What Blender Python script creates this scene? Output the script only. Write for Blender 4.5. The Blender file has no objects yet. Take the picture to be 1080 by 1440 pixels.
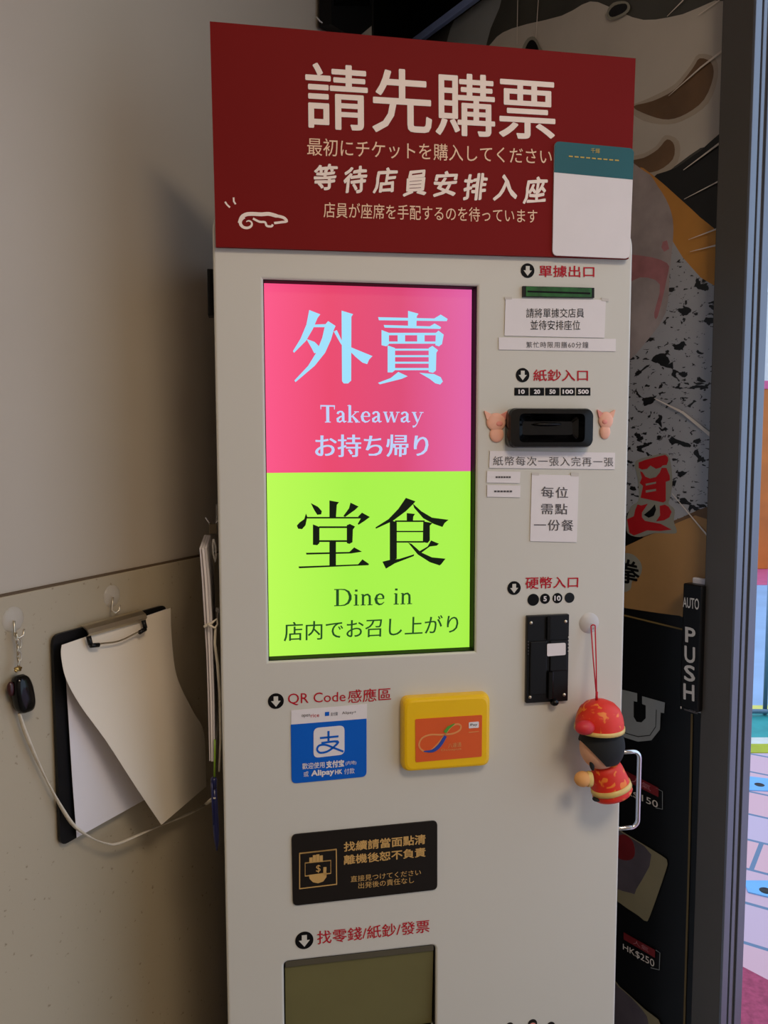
import bpy, bmesh, math, random
from mathutils import Vector, Matrix
random.seed(7)
R = math.radians
SC = bpy.context.scene
COL = SC.collection

# ------------------------------------------------------------------ camera
EYE = 1.42
FPX = 1150.0
PITCH, ROLL = R(4.87), R(-0.125)
cam_d = bpy.data.cameras.new('camera')
cam = bpy.data.objects.new('camera', cam_d)
COL.objects.link(cam)
cam_d.sensor_fit = 'VERTICAL'
cam_d.sensor_height = 36.0
cam_d.lens = 36.0 * FPX / 1440.0
cam_d.clip_start = 0.02
CAMR = Matrix.Rotation(math.pi / 2 - PITCH, 3, 'X') @ Matrix.Rotation(ROLL, 3, 'Z')
cam.rotation_euler = CAMR.to_euler()
cam.location = (0, 0, EYE)
SC.camera = cam

# ------------------------------------------------------------------ view, world, lamps
SC.view_settings.view_transform = 'Standard'
SC.view_settings.look = 'None'
SC.view_settings.exposure = 0.0
SC.view_settings.gamma = 1.0
SC.view_settings.use_curve_mapping = False
W = bpy.data.worlds.new('sky')
SC.world = W
W.use_nodes = True
bg = W.node_tree.nodes['Background']
bg.inputs[0].default_value = (0.62, 0.78, 1.0, 1)
bg.inputs[1].default_value = 1.5


def area(name, loc, target, size, power, col):
    l = bpy.data.lights.new(name, 'AREA')
    l.shape = 'RECTANGLE'
    l.size, l.size_y = size
    l.energy = power
    l.color = col
    o = bpy.data.objects.new(name, l)
    COL.objects.link(o)
    o.location = loc
    d = Vector(target) - Vector(loc)
    o.rotation_euler = d.to_track_quat('-Z', 'Y').to_euler()
    return o


area('ceiling_lamp_light', (0.62, -0.45, 2.62), (0.62, -0.45, 0), (0.55, 0.55), 20.5, (1.0, 0.80, 0.60))
area('added_fill_light', (0.45, -1.75, 2.62), (0.45, -1.75, 0), (0.6, 0.6), 15.5, (1.0, 0.82, 0.64))  # added fill lamp out of view, brightens the door side


# ------------------------------------------------------------------ frames and pixels
def ray(px, py):
    return CAMR @ Vector(((px - 540.0) / FPX, -(py - 720.0) / FPX, -1.0))


class Frame:
    """a vertical plane: x along it, y into it, z up"""
    def __init__(s, o, ang):
        s.o, s.ang = Vector(o), ang
        s.X = Vector((math.cos(ang), math.sin(ang), 0))
        s.Y = Vector((-math.sin(ang), math.cos(ang), 0))

    def world(s, p):
        return s.o + s.X * p[0] + s.Y * p[1] + Vector((0, 0, p[2]))

    def pt(s, px, py, y=0.0):
        d = ray(px, py)
        c = Vector((0, 0, EYE)) - s.o
        t = (y - c.dot(s.Y)) / d.dot(s.Y)
        q = c + d * t
        return Vector((q.dot(s.X), y, q.z))

    def ptx(s, px, py, x):
        d = ray(px, py)
        c = Vector((0, 0, EYE)) - s.o
        t = (x - c.dot(s.X)) / d.dot(s.X)
        q = c + d * t
        return Vector((x, q.dot(s.Y), q.z))


YAW = R(10.1)
_n = Vector((-math.sin(YAW), math.cos(YAW), 0)) * 1.04
_u = Vector((math.cos(YAW), math.sin(YAW), 0))
FM = Frame((0, 0, 0), YAW)
FM.o = _n + _u * 0.078                     # centre of the ticket machine's front, on the floor
FW = Frame((-0.357, 1.14, 0), math.atan2(.907, .421))   # the left wall
FD = Frame((0.52, 1.30, 0), math.atan2(-.851, .525))    # the glass door
F0 = Frame((0, 0, 0), 0.0)


def gpt(px, py, z=0.0):
    d = ray(px, py)
    return Vector((0, 0, EYE)) + d * ((z - EYE) / d.z)


# ------------------------------------------------------------------ materials
def lin(c):
    return tuple(((v / 255) / 12.92 if v / 255 <= .04045 else ((v / 255 + .055) / 1.055) ** 2.4) for v in c) + (1,)


def mat(name, rgb, rough=.5, metal=0.0, spec=.5, var=.06, scale=12, bump=0.0, emit=0.0, trans=0.0, sheen=None):
    m = bpy.data.materials.new(name)
    m.use_nodes = True
    nt = m.node_tree
    b = nt.nodes['Principled BSDF']
    b.inputs['Roughness'].default_value = rough
    b.inputs['Metallic'].default_value = metal
    b.inputs['Specular IOR Level'].default_value = spec
    c = lin(rgb)
    tc = nt.nodes.new('ShaderNodeTexCoord')
    nz = nt.nodes.new('ShaderNodeTexNoise')
    nz.inputs['Scale'].default_value = scale
    nz.inputs['Detail'].default_value = 4
    nt.links.new(tc.outputs['Object'], nz.inputs['Vector'])
    rp = nt.nodes.new('ShaderNodeValToRGB')
    rp.color_ramp.elements[0].position = .3
    rp.color_ramp.elements[1].position = .7
    rp.color_ramp.elements[0].color = tuple(v * (1 - var) for v in c[:3]) + (1,)
    rp.color_ramp.elements[1].color = tuple(min(1, v * (1 + var)) for v in c[:3]) + (1,)
    nt.links.new(nz.outputs[0], rp.inputs[0])
    nt.links.new(rp.outputs[0], b.inputs['Base Color'])
    if bump:
        bp = nt.nodes.new('ShaderNodeBump')
        bp.inputs['Strength'].default_value = bump
        bp.inputs['Distance'].default_value = .002
        nt.links.new(nz.outputs[0], bp.inputs['Height'])
        nt.links.new(bp.outputs[0], b.inputs['Normal'])
    if emit:
        b.inputs['Emission Color'].default_value = c
        b.inputs['Emission Strength'].default_value = emit
        b.inputs['Base Color'].default_value = (0.01, .01, .01, 1)
        for l in list(nt.links):
            if l.to_socket == b.inputs['Base Color']:
                nt.links.remove(l)
    if trans:
        b.inputs['Transmission Weight'].default_value = trans
        b.inputs['IOR'].default_value = 1.45
    return m


def nodes(m):
    return m.node_tree, m.node_tree.nodes['Principled BSDF']


M = {}
M['body'] = mat('white_powder_coat', (211, 208, 197), .38, var=.015, scale=3)
M['body_side'] = mat('white_side_coat', (205, 203, 197), .45, var=.02, scale=3)
M['black'] = mat('black_plastic', (13, 13, 14), .35, spec=.3, var=.1)
M['black_gloss'] = mat('black_gloss_plastic', (5, 5, 6), .14, spec=.35, var=.1)
M['black_ink'] = mat('black_ink', (12, 11, 11), .6, spec=.15, var=.02)
M['grey_ink'] = mat('grey_ink', (84, 80, 82), .7, var=.02)
M['red_ink'] = mat('red_ink', (186, 20, 42), .6, spec=.2, var=.03)
M['banner'] = mat('crimson_board', (124, 18, 18), .6, spec=.12, var=.04, scale=5)
M['cream'] = mat('cream_print', (250, 232, 218), .6, var=.02)
M['peach'] = mat('peach_print', (246, 206, 172), .6, var=.02)
M['paper'] = mat('white_paper', (232, 226, 226), .75, var=.02, scale=20)
M['paper_warm'] = mat('warm_paper', (232, 222, 204), .75, var=.02, scale=8)
M['tape'] = mat('clear_tape', (206, 200, 192), .2, var=.02)
M['teal'] = mat('teal_print', (44, 100, 108), .5, spec=.2, var=.04)
M['gold_ink'] = mat('gold_ink', (196, 166, 72), .5, var=.04)
M['blue'] = mat('blue_print', (8, 96, 200), .45, spec=.2, var=.03)
M['yellow'] = mat('yellow_plastic', (246, 196, 10), .3, var=.03)
M['orange_card'] = mat('orange_card', (226, 92, 34), .4, var=.05)
M['loop_tan'] = mat('loop_tan', (228, 150, 84), .5)
M['loop_green'] = mat('loop_green', (90, 160, 50), .5)
M['loop_blue'] = mat('loop_blue', (40, 70, 160), .5)
M['plate'] = mat('dark_brown_plate', (30, 25, 21), .4, spec=.25, var=.04)
M['tan_ink'] = mat('tan_ink', (206, 164, 96), .5, var=.04)
M['chrome'] = mat('chrome', (225, 225, 228), .12, metal=1.0, var=.02)
M['steel'] = mat('brushed_steel', (214, 204, 182), .35, metal=1.0, var=.05)
M['brass'] = mat('brass', (190, 160, 96), .35, metal=1.0, var=.05)
M['green_ink'] = mat('green_foil', (28, 92, 34), .3, var=.5, scale=60)
M['red_cord'] = mat('red_cord', (196, 22, 44), .6)
M['toy_red'] = mat('red_satin', (226, 44, 22), .5, var=.12, scale=30)
_nt, _b = nodes(M['toy_red'])
_tc = _nt.nodes.new('ShaderNodeTexCoord')
_nz = _nt.nodes.new('ShaderNodeTexNoise')
_nz.inputs['Scale'].default_value = 75
_nz.inputs['Detail'].default_value = 1
_nz.inputs['Distortion'].default_value = 1.2
_nt.links.new(_tc.outputs['Object'], _nz.inputs['Vector'])
_rp = _nt.nodes.new('ShaderNodeValToRGB')
_rp.color_ramp.elements[0].position = .60
_rp.color_ramp.elements[1].position = .66
_nt.links.new(_nz.outputs[0], _rp.inputs[0])
_mx = _nt.nodes.new('ShaderNodeMixRGB')
_nt.links.new(_rp.outputs[0], _mx.inputs[0])
_nt.links.new(_b.inputs['Base Color'].links[0].from_socket, _mx.inputs[1])
_mx.inputs[2].default_value = lin((244, 128, 40))
_nt.links.new(_mx.outputs[0], _b.inputs['Base Color'])
M['toy_pink'] = mat('crimson_satin', (200, 40, 48), .5, var=.1, scale=30)
M['toy_gold'] = mat('gold_trim', (222, 190, 110), .35, var=.12, scale=60)
M['toy_silver'] = mat('silver_trim', (205, 214, 190), .3, var=.12, scale=60)
M['toy_orange'] = mat('orange_brocade', (240, 110, 40), .45, var=.15, scale=80)
M['toy_black'] = mat('black_felt', (22, 24, 26), .85, var=.15, scale=60)
M['skin'] = mat('peach_felt', (226, 172, 142), .8, var=.05)
M['toy_hand'] = mat('tan_felt', (232, 170, 104), .8, var=.1)
M['pig'] = mat('pink_pig_print', (246, 184, 158), .6, var=.1, scale=40)
M['pig_dark'] = mat('pink_pig_shade', (236, 152, 138), .6, var=.1, scale=40)
M['navy'] = mat('navy_plastic', (24, 28, 78), .3, var=.1)
M['green_cord'] = mat('green_plastic', (122, 160, 30), .35, var=.05)
M['ribbon'] = mat('white_ribbon', (216, 206, 186), .35, var=.12, scale=80)
M['clear'] = mat('clear_plastic', (236, 232, 226), .12, var=.01)
_nt, _b = nodes(M['clear'])
_tr = _nt.nodes.new('ShaderNodeBsdfTransparent')
_ms = _nt.nodes.new('ShaderNodeMixShader')
_ms.inputs[0].default_value = .26
_nt.links.new(_tr.outputs[0], _ms.inputs[1])
_nt.links.new(_b.outputs[0], _ms.inputs[2])
_nt.links.new(_ms.outputs[0], _nt.nodes['Material Output'].inputs[0])
M['grey_disc'] = mat('cloudy_disc', (200, 196, 192), .45, var=.03)
M['charcoal_stile'] = mat('bronze_aluminium', (92, 88, 84), .38, metal=.4, var=.06, scale=4)
M['stile_edge'] = mat('aluminium_edge', (120, 126, 138), .34, metal=.6, var=.06, scale=4)
M['header'] = mat('black_lacquer', (12, 12, 12), .16, var=.1)
M['rail_strip'] = mat('strip_painted_sky', (150, 172, 232), .25, metal=.1)  # sky reflection painted in as a pale blue base colour
M['glass'] = mat('glass', (240, 245, 245), .02, trans=1.0, var=.0)
M['ceil'] = mat('ceiling_paint', (196, 188, 176), .8)
M['floor'] = mat('grey_floor_tile', (120, 112, 104), .5, var=.15)
M['lamp'] = mat('lamp_diffuser', (255, 226, 190), .5, emit=1.2)


def wall_mat(name, rgb, bump, specks):
    m = mat(name, rgb, .62, var=.05, scale=2.2)
    nt, b = nodes(m)
    tc = nt.nodes.new('ShaderNodeTexCoord')
    n2 = nt.nodes.new('ShaderNodeTexNoise')
    n2.inputs['Scale'].default_value = 55
    n2.inputs['Detail'].default_value = 3
    nt.links.new(tc.outputs['Object'], n2.inputs['Vector'])
    bp = nt.nodes.new('ShaderNodeBump')
    bp.inputs['Strength'].default_value = bump
    bp.inputs['Distance'].default_value = .002
    nt.links.new(n2.outputs[0], bp.inputs['Height'])
    nt.links.new(bp.outputs[0], b.inputs['Normal'])
    if specks:
        n3 = nt.nodes.new('ShaderNodeTexNoise')
        n3.inputs['Scale'].default_value = 120
        n3.inputs['Detail'].default_value = 2
        nt.links.new(tc.outputs['Object'], n3.inputs['Vector'])
        rp = nt.nodes.new('ShaderNodeValToRGB')
        rp.color_ramp.elements[0].position = .67
        rp.color_ramp.elements[1].position = .73
        rp.color_ramp.elements[0].color = (1, 1, 1, 1)
        rp.color_ramp.elements[1].color = (.62, .58, .52, 1)
        nt.links.new(n3.outputs[0], rp.inputs[0])
        mx = nt.nodes.new('ShaderNodeMixRGB')
        mx.blend_type = 'MULTIPLY'
        mx.inputs[0].default_value = 1
        src = b.inputs['Base Color'].links[0].from_socket
        nt.links.new(src, mx.inputs[1])
        nt.links.new(rp.outputs[0], mx.inputs[2])
        nt.links.new(mx.outputs[0], b.inputs['Base Color'])
    return m


M['wall'] = wall_mat('beige_plaster', (190, 179, 162), .08, False)
M['panel'] = wall_mat('worn_grey_board', (178, 165, 140), .12, True)


def screen_mat(name, stops, strength):
    m = bpy.data.materials.new(name)
    m.use_nodes = True
    nt, b = nodes(m)
    tc = nt.nodes.new('ShaderNodeTexCoord')
    sp = nt.nodes.new('ShaderNodeSeparateXYZ')
    nt.links.new(tc.outputs['Generated'], sp.inputs[0])
    rp = nt.nodes.new('ShaderNodeValToRGB')
    e = rp.color_ramp.elements
    while len(e) < len(stops):
        e.new(.5)
    for k, (p, c) in enumerate(stops):
        e[k].position = p
        e[k].color = lin(c)
    nt.links.new(sp.outputs[0], rp.inputs[0])
    b.inputs['Base Color'].default_value = (.01, .01, .01, 1)
    b.inputs['Roughness'].default_value = .35
    nt.links.new(rp.outputs[0], b.inputs['Emission Color'])
    b.inputs['Emission Strength'].default_value = strength
    return m


M['scr_pink'] = screen_mat('screen_pink', [(0, (250, 84, 136)), (.3, (232, 66, 108)), (.65, (219, 68, 116)), (1, (224, 98, 166))], 1.0)  # viewing-angle colour shift of the display painted into the emission ramp
M['scr_lime'] = screen_mat('screen_lime', [(0, (186, 250, 84)), (.4, (166, 240, 70)), (1, (168, 240, 72))], 1.0)
M['scr_cyan'] = mat('screen_cyan', (156, 222, 250), .4, emit=1.0)
M['scr_lilac'] = mat('screen_lilac', (186, 208, 246), .4, emit=1.0)
M['scr_dark'] = mat('screen_dark', (12, 28, 8), .5, spec=.08, emit=.5)
M['scr_green'] = mat('screen_dark_green', (34, 84, 34), .5, spec=.08, emit=.8)


# poster prints
M['p_black'] = mat('poster_black', (16, 17, 19), .3, var=.2, scale=3)
M['p_charcoal'] = mat('poster_charcoal', (70, 69, 63), .35, var=.2, scale=6)
M['p_beige'] = mat('poster_beige', (202, 194, 182), .35, var=.10, scale=5)
M['p_brown'] = mat('poster_brown', (112, 84, 58), .35, var=.22, scale=14)
M['p_brown_pale'] = mat('poster_brown_pale', (182, 169, 152), .35, var=.12, scale=10)
M['p_orange'] = mat('poster_orange', (200, 138, 60), .35, var=.12, scale=8)
M['p_meat'] = mat('poster_meat', (168, 156, 154), .35, var=.22, scale=16)
M['p_pink'] = mat('poster_pink', (178, 118, 122), .35, var=.25, scale=20)
M['p_wood'] = mat('poster_wood', (172, 130, 80), .35, var=.16, scale=7)
M['p_red'] = mat('poster_red', (186, 30, 36), .35, var=.06)
M['p_outline'] = mat('poster_outline', (150, 148, 134), .4, var=.05)
M['p_gold'] = mat('poster_gold', (128, 104, 58), .4)
M['p_grey'] = mat('poster_grey', (150, 154, 154), .4)
M['p_line'] = mat('poster_line', (226, 216, 204), .4)
M['p_tan'] = mat('poster_tan', (140, 130, 100), .4, var=.1)
M['p_dish'] = mat('poster_dish', (88, 80, 86), .4, var=.25, scale=16)
M['p_darkred'] = mat('poster_dark_red', (120, 30, 34), .4, var=.2)
M['p_edge'] = mat('film_edge_highlight', (190, 184, 176), .3)


def speckle(name, base, dark, scale, lo, hi, small):
    m = mat(name, base, .35, var=.12, scale=5)
    nt, b = nodes(m)
    tc = nt.nodes.new('ShaderNodeTexCoord')
    mp = nt.nodes.new('ShaderNodeMapping')
    mp.inputs['Rotation'].default_value = (0, .5, 0)
    mp.inputs['Scale'].default_value = (1.0, 1, 1.7)
    nt.links.new(tc.outputs['Object'], mp.inputs[0])
    out = b.inputs['Base Color'].links[0].from_socket
    for sc, a, z in ((scale, lo, hi), (scale * 2.6, small, small + .03)):
        n = nt.nodes.new('ShaderNodeTexNoise')
        n.inputs['Scale'].default_value = sc
        n.inputs['Detail'].default_value = 3
        n.inputs['Distortion'].default_value = .6
        nt.links.new(mp.outputs[0], n.inputs['Vector'])
        rp = nt.nodes.new('ShaderNodeValToRGB')
        rp.color_ramp.elements[0].position = a
        rp.color_ramp.elements[1].position = z
        rp.color_ramp.elements[0].color = (0, 0, 0, 1)
        nt.links.new(n.outputs[0], rp.inputs[0])
        mx = nt.nodes.new('ShaderNodeMixRGB')
        mx.inputs[2].default_value = lin(dark)
        nt.links.new(rp.outputs[0], mx.inputs[0])
        nt.links.new(out, mx.inputs[1])
        out = mx.outputs[0]
    nt.links.new(out, b.inputs['Base Color'])
    return m


M['p_speckle'] = speckle('poster_speckled', (168, 169, 173), (22, 23, 25), 33, .585, .605, .625)


# ------------------------------------------------------------------ mesh builder
class MB:
    def __init__(s):
        s.v, s.f, s.mi, s.sm, s.mats = [], [], [], [], []

    def m(s, mt):
        mt = M[mt] if isinstance(mt, str) else mt
        if mt not in s.mats:
            s.mats.append(mt)
        return s.mats.index(mt)

    def add(s, verts, faces, mt, smooth=False):
        k = s.m(mt)
        b = len(s.v)
        s.v += [Vector(p) for p in verts]
        for f in faces:
            s.f.append([b + i for i in f])
            s.mi.append(k)
            s.sm.append(smooth)

    def prism(s, pts, y0, y1, mt):
        """planar outline in x,z (front at y0, back at y1)"""
        p = [(q[0], q[-1]) for q in pts]
        ar = sum(p[i][0] * p[(i + 1) % len(p)][1] - p[(i + 1) % len(p)][0] * p[i][1] for i in range(len(p)))
        if ar < 0:
            p = p[::-1]
        n = len(p)
        v = [(x, y0, z) for x, z in p] + [(x, y1, z) for x, z in p]
        f = [list(range(n)), list(range(2 * n - 1, n - 1, -1))]
        f += [[i, i + n, (i + 1) % n + n, (i + 1) % n] for i in range(n)]
        s.add(v, f, mt)

    def bm(s, bm, mt, smooth=False):
        bm.verts.ensure_lookup_table()
        bm.verts.index_update()
        s.add([v.co.copy() for v in bm.verts], [[v.index for v in f.verts] for f in bm.faces], mt, smooth)
        bm.free()

    def box(s, a, b, mt, bevel=0.0, seg=3):
        bm = bmesh.new()
        bmesh.ops.create_cube(bm, size=1)
        for v in bm.verts:
            for k in range(3):
                v.co[k] = a[k] if v.co[k] < 0 else b[k]
        if bevel:
            bmesh.ops.bevel(bm, geom=list(bm.edges), offset=bevel, segments=seg, profile=.5, affect='EDGES')
        s.bm(bm, mt)

    def ell(s, c, r, mt, rot=None, cut=None, seg=24, rings=16):
        bm = bmesh.new()
        bmesh.ops.create_uvsphere(bm, u_segments=seg, v_segments=rings, radius=1)
        if cut is not None:
            dele = [v for v in bm.verts if not cut(v.co)]
            bmesh.ops.delete(bm, geom=dele, context='VERTS')
        for v in bm.verts:
            q = Vector((v.co.x * r[0], v.co.y * r[1], v.co.z * r[2]))
            v.co = (rot @ q if rot else q) + Vector(c)
        s.bm(bm, mt, True)

    def lathe(s, c, prof, mt, axis='Z', seg=32, rot=None, sx=1, sy=1):
        """profile of (radius, height) pairs"""
        v, f = [], []
        n = len(prof)
        for k in range(seg):
            a = 2 * math.pi * k / seg
            for r, h in prof:
                q = Vector((r * math.cos(a) * sx, r * math.sin(a) * sy, h))
                if axis == 'Y':
                    q = Vector((q.x, -q.z, q.y))
                if rot:
                    q = rot @ q
                v.append(q + Vector(c))
        for k in range(seg):
            for i in range(n - 1):
                a, b = k * n + i, ((k + 1) % seg) * n + i
                f.append([a, b, b + 1, a + 1] if axis == 'Z' else [a, a + 1, b + 1, b][::-1])
        s.add(v, f, mt, True)

    def tube(s, pts, r, mt, seg=10, closed=False, flat=None):
        pts = [Vector(p) for p in pts]
        n = len(pts)
        v, f = [], []
        up = Vector((0, 0, 1))
        pa = None
        for i, p in enumerate(pts):
            t = (pts[(i + 1) % n] - pts[i - 1]) if closed else (pts[min(i + 1, n - 1)] - pts[max(i - 1, 0)])
            t.normalize()
            if pa is None:
                pa = t.cross(up)
                if pa.length < .1:
                    pa = t.cross(Vector((0, 1, 0)))
            pa = (pa - t * pa.dot(t)).normalized()
            pb = t.cross(pa)
            rr = r[i] if isinstance(r, (list, tuple)) else r
            for k in range(seg):
                a = 2 * math.pi * k / seg
                if flat:
                    v.append(p + pa * math.cos(a) * rr * flat[0] + pb * math.sin(a) * rr * flat[1])
                else:
                    v.append(p + pa * math.cos(a) * rr + pb * math.sin(a) * rr)
        m = n if closed else n - 1
        for i in range(m):
            for k in range(seg):
                a, b = i * seg + k, ((i + 1) % n) * seg + k
                a2, b2 = i * seg + (k + 1) % seg, ((i + 1) % n) * seg + (k + 1) % seg
                f.append([a, a2, b2, b])
        if not closed:
            f.append(list(range(seg))[::-1])
            f.append([(n - 1) * seg + k for k in range(seg)])
        s.add(v, f, mt, True)

    # --- shapes measured on a plane
    def sheet(s, F, quad, y, t, mt, rad=0.0):
        p = [F.pt(x, z, y) for x, z in quad]
        if rad:
            p = rounded(p, rad)
        s.prism(p, y, y + t, mt)

    def poly(s, F, px, y, t, mt):
        s.prism([F.pt(a, b, y) for a, b in px], y, y + t, mt)

    def stroke(s, F, px, w, y, t, mt):
        """line of constant real width w along pixel points on the plane"""
        p = [F.pt(a, b, y) for a, b in px]
        s.prism(ribbon2d([(q.x, q.z) for q in p], w), y, y + t, mt)

    def text(s, F, quad, y, string, mt, **k):
        v, f = glyphs(string, **k)
        q = [F.pt(a, b, y) for a, b in quad]
        o = []
        for a, b, l in v:
            top = q[0].lerp(q[1], a)
            bot = q[3].lerp(q[2], a)
            o.append(bot.lerp(top, b) - Vector((0, l * .00002, 0)))
        s.add(o, f, mt)


def rounded(p, rad, seg=5):
    out = []
    n = len(p)
    for i in range(n):
        a, b, c = p[i - 1], p[i], p[(i + 1) % n]
        r = min(rad, (a - b).length * .45, (c - b).length * .45)
        s = b + (a - b).normalized() * r
        e = b + (c - b).normalized() * r
        for k in range(seg + 1):
            t = k / seg
            out.append(s * (1 - t) ** 2 + b * 2 * t * (1 - t) + e * t * t)
    return out


def ribbon2d(p, w):
    n = len(p)
    L, Rr = [], []
    for i in range(n):
        a = Vector(p[max(i - 1, 0)])
        b = Vector(p[min(i + 1, n - 1)])
        d = (b - a).normalized()
        h = (w[i] if isinstance(w, (list, tuple)) else w) / 2
        q = Vector(p[i])
        L.append(q + Vector((-d.y, d.x)) * h)
        Rr.append(q - Vector((-d.y, d.x)) * h)
    return [tuple(v) for v in L + Rr[::-1]]


def catmull(p, n):
    out = []
    for i in range(len(p) - 1):
        a, b, c_, d = p[max(i - 1, 0)], p[i], p[i + 1], p[min(i + 2, len(p) - 1)]
        for k in range(n):
            t = k / n
            out.append(tuple(.5 * (2 * b[j] + (c_[j] - a[j]) * t + (2 * a[j] - 5 * b[j] + 4 * c_[j] - d[j]) * t * t + (3 * b[j] - a[j] - 3 * c_[j] + d[j]) * t ** 3) for j in range(len(b))))
    out.append(tuple(p[-1]))
    return out


def glyphs(string, bold=0.0, mincho=None, brush=0.0, space=1.0):
    """outline lettering as triangles, fitted to the unit square"""
    cu = bpy.data.curves.new('lettering', 'FONT')
    cu.body = string
    cu.size = 1
    cu.resolution_u = 3
    cu.space_character = space
    ob = bpy.data.objects.new('lettering', cu)
    COL.objects.link(ob)
    dg = bpy.context.evaluated_depsgraph_get()
    dg.update()
    me = bpy.data.meshes.new_from_object(ob.evaluated_get(dg))
    v0 = [(p.co.x, p.co.y) for p in me.vertices]
    f0 = [list(p.vertices) for p in me.polygons]
    bpy.data.meshes.remove(me)
    bpy.data.objects.remove(ob)
    sh = [(0, 0)]
    if bold:
        n = 8 if bold > .015 else 6
        sh += [(bold * math.cos(2 * math.pi * k / n), bold * math.sin(2 * math.pi * k / n)) for k in range(n)]
    if mincho:
        sh += [(mincho, 0), (-mincho, 0)]
    v, f, lay = [], [], []
    for j, (dx, dy) in enumerate(sh):
        k = len(v)
        v += [(x + dx, y + dy) for x, y in v0]
        f += [[i + k for i in q] for q in f0]
        lay += [j] * len(v0)
    if brush:
        v = [(x + brush * math.sin(y * 9 + x * 2.2) + y * .05, y + brush * math.sin(x * 8 + y * 3) + .09 * (x % 1 - .5))
             for x, y in v]
    xs = [p[0] for p in v]
    ys = [p[1] for p in v]
    x0, x1, y0, y1 = min(xs), max(xs), min(ys), max(ys)
    return [((x - x0) / (x1 - x0), (y - y0) / (y1 - y0), l) for (x, y), l in zip(v, lay)], f


# ------------------------------------------------------------------ objects
ORG = {}


def tag(o, label=None, cat=None, group=None, kind=None):
    if label:
        o['label'] = label
    if cat:
        o['category'] = cat
    if group:
        o['group'] = group
    if kind:
        o['kind'] = kind
    return o


def build(name, mb, F, org, smooth_angle=None):
    me = bpy.data.meshes.new(name)
    me.from_pydata([p - Vector(org) for p in mb.v], [], mb.f)
    for mt in mb.mats:
        me.materials.append(mt)
    me.polygons.foreach_set('material_index', mb.mi)
    me.polygons.foreach_set('use_smooth', mb.sm)
    me.update()
    o = bpy.data.objects.new(name, me)
    COL.objects.link(o)
    return o


def thing(name, label, cat, F, org, group=None):
    o = bpy.data.objects.new(name, None)
    o.empty_display_size = .05
    COL.objects.link(o)
    o.location = F.world(org)
    o.rotation_euler = (0, 0, F.ang)
    ORG[o] = (F, Vector(org))
    return tag(o, label, cat, group)


def part(name, mb, parent, label=None):
    F, org = ORG[parent]
    o = build(name, mb, F, org)
    o.parent = parent
    ORG[o] = (F, org)
    if label:
        o['label'] = label
    return o


def single(name, mb, F, org, label, cat, group=None):
    o = build(name, mb, F, org)
    o.location = F.world(org)
    o.rotation_euler = (0, 0, F.ang)
    ORG[o] = (F, Vector(org))
    return tag(o, label, cat, group)


def struct(name, mb, F, org=(0, 0, 0), parent=None):
    o = build(name, mb, F, org)
    if parent is None:
        o.location = F.world(org)
        o.rotation_euler = (0, 0, F.ang)
        o['kind'] = 'structure'
    else:
        o.parent = parent
    ORG[o] = (F, Vector(org))
    return o


# ================================================================== THE SETTING
CEIL = 2.65
# left wall: plaster above, a worn board panel below with a shadow gap between
zt = FW.pt(140, 812).z                       # height of the panel's top edge
mb = MB()
WX0, WX1 = -3.6, 1.02
WXE = FW.pt(526, 20).x
mb.box((WX0, 0.006, 0), (WXE, .12, CEIL), 'wall')
struct('wall_left', mb, FW)
mb = MB()
mb.box((WXE, 0.0, 0), (WX1, .12, CEIL), 'header', .002, 2)
struct('trim_6', mb, FW)
mb = MB()
mb.box((WX0, 0.0, 0), (WXE, .006, zt), 'panel', .0015, 2)
struct('trim_1', mb, FW)
mb = MB()
mb.box((WX0, 0.0015, zt), (WXE, .0065, zt + .0028), mat('dark_gap', (92, 74, 52), .8))
struct('trim_2', mb, FW)

# glass door on the right, its header and jamb
XS0 = FD.pt(1000, 740).x                     # inner edge of the stile
XS1 = FD.pt(1042, 740).x                     # outer edge of the stile
TH = FD.ptx(1065, 740, XS1).y                # thickness of the stile
zh = FD.pt(622, 28, -.014).z                  # underside of the header rail
XL = -0.86
mb = MB()
mb.box((XL, .012, .02), (XS0 + .004, .022, zh + .05), 'glass')
door = struct('door_1', mb, FD)
mb = MB()
mb.box((XS0, -.012, .01), (XS1, TH, 2.5), 'charcoal_stile', .0015, 2)
# grooves and lips along the stile's outer edge
for a, b in ((.0, .28), (.36, .52), (.66, 1.0)):
    mb.box((XS1 - .001, -.012 + (TH + .012) * a, .01), (XS1 + .0035, -.012 + (TH + .012) * b, 2.5), 'stile_edge', .001, 2)
struct('door_stile', mb, FD, parent=door)
mb = MB()
mb.box((XL - .12, -.008, zh), (XS1 + 2.6, .05, zh + .16), 'header', .003, 2)
struct('trim_3', mb, FD)
mb = MB()
mb.box((XL - .12, -.014, zh - .008), (XS1, -.002, zh + .010), 'rail_strip', .002, 2)
struct('trim_4', mb, FD)
mb = MB()
mb.box((XL - .10, -.05, 0), (XL, .05, zh), 'header', .003, 2)
struct('trim_5', mb, FD)
mb = MB()
mb.box((XL - .14, -.04, zh + .16), (XS1 + 2.6, .06, CEIL), 'wall')
struct('wall_right', mb, FD)
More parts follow.
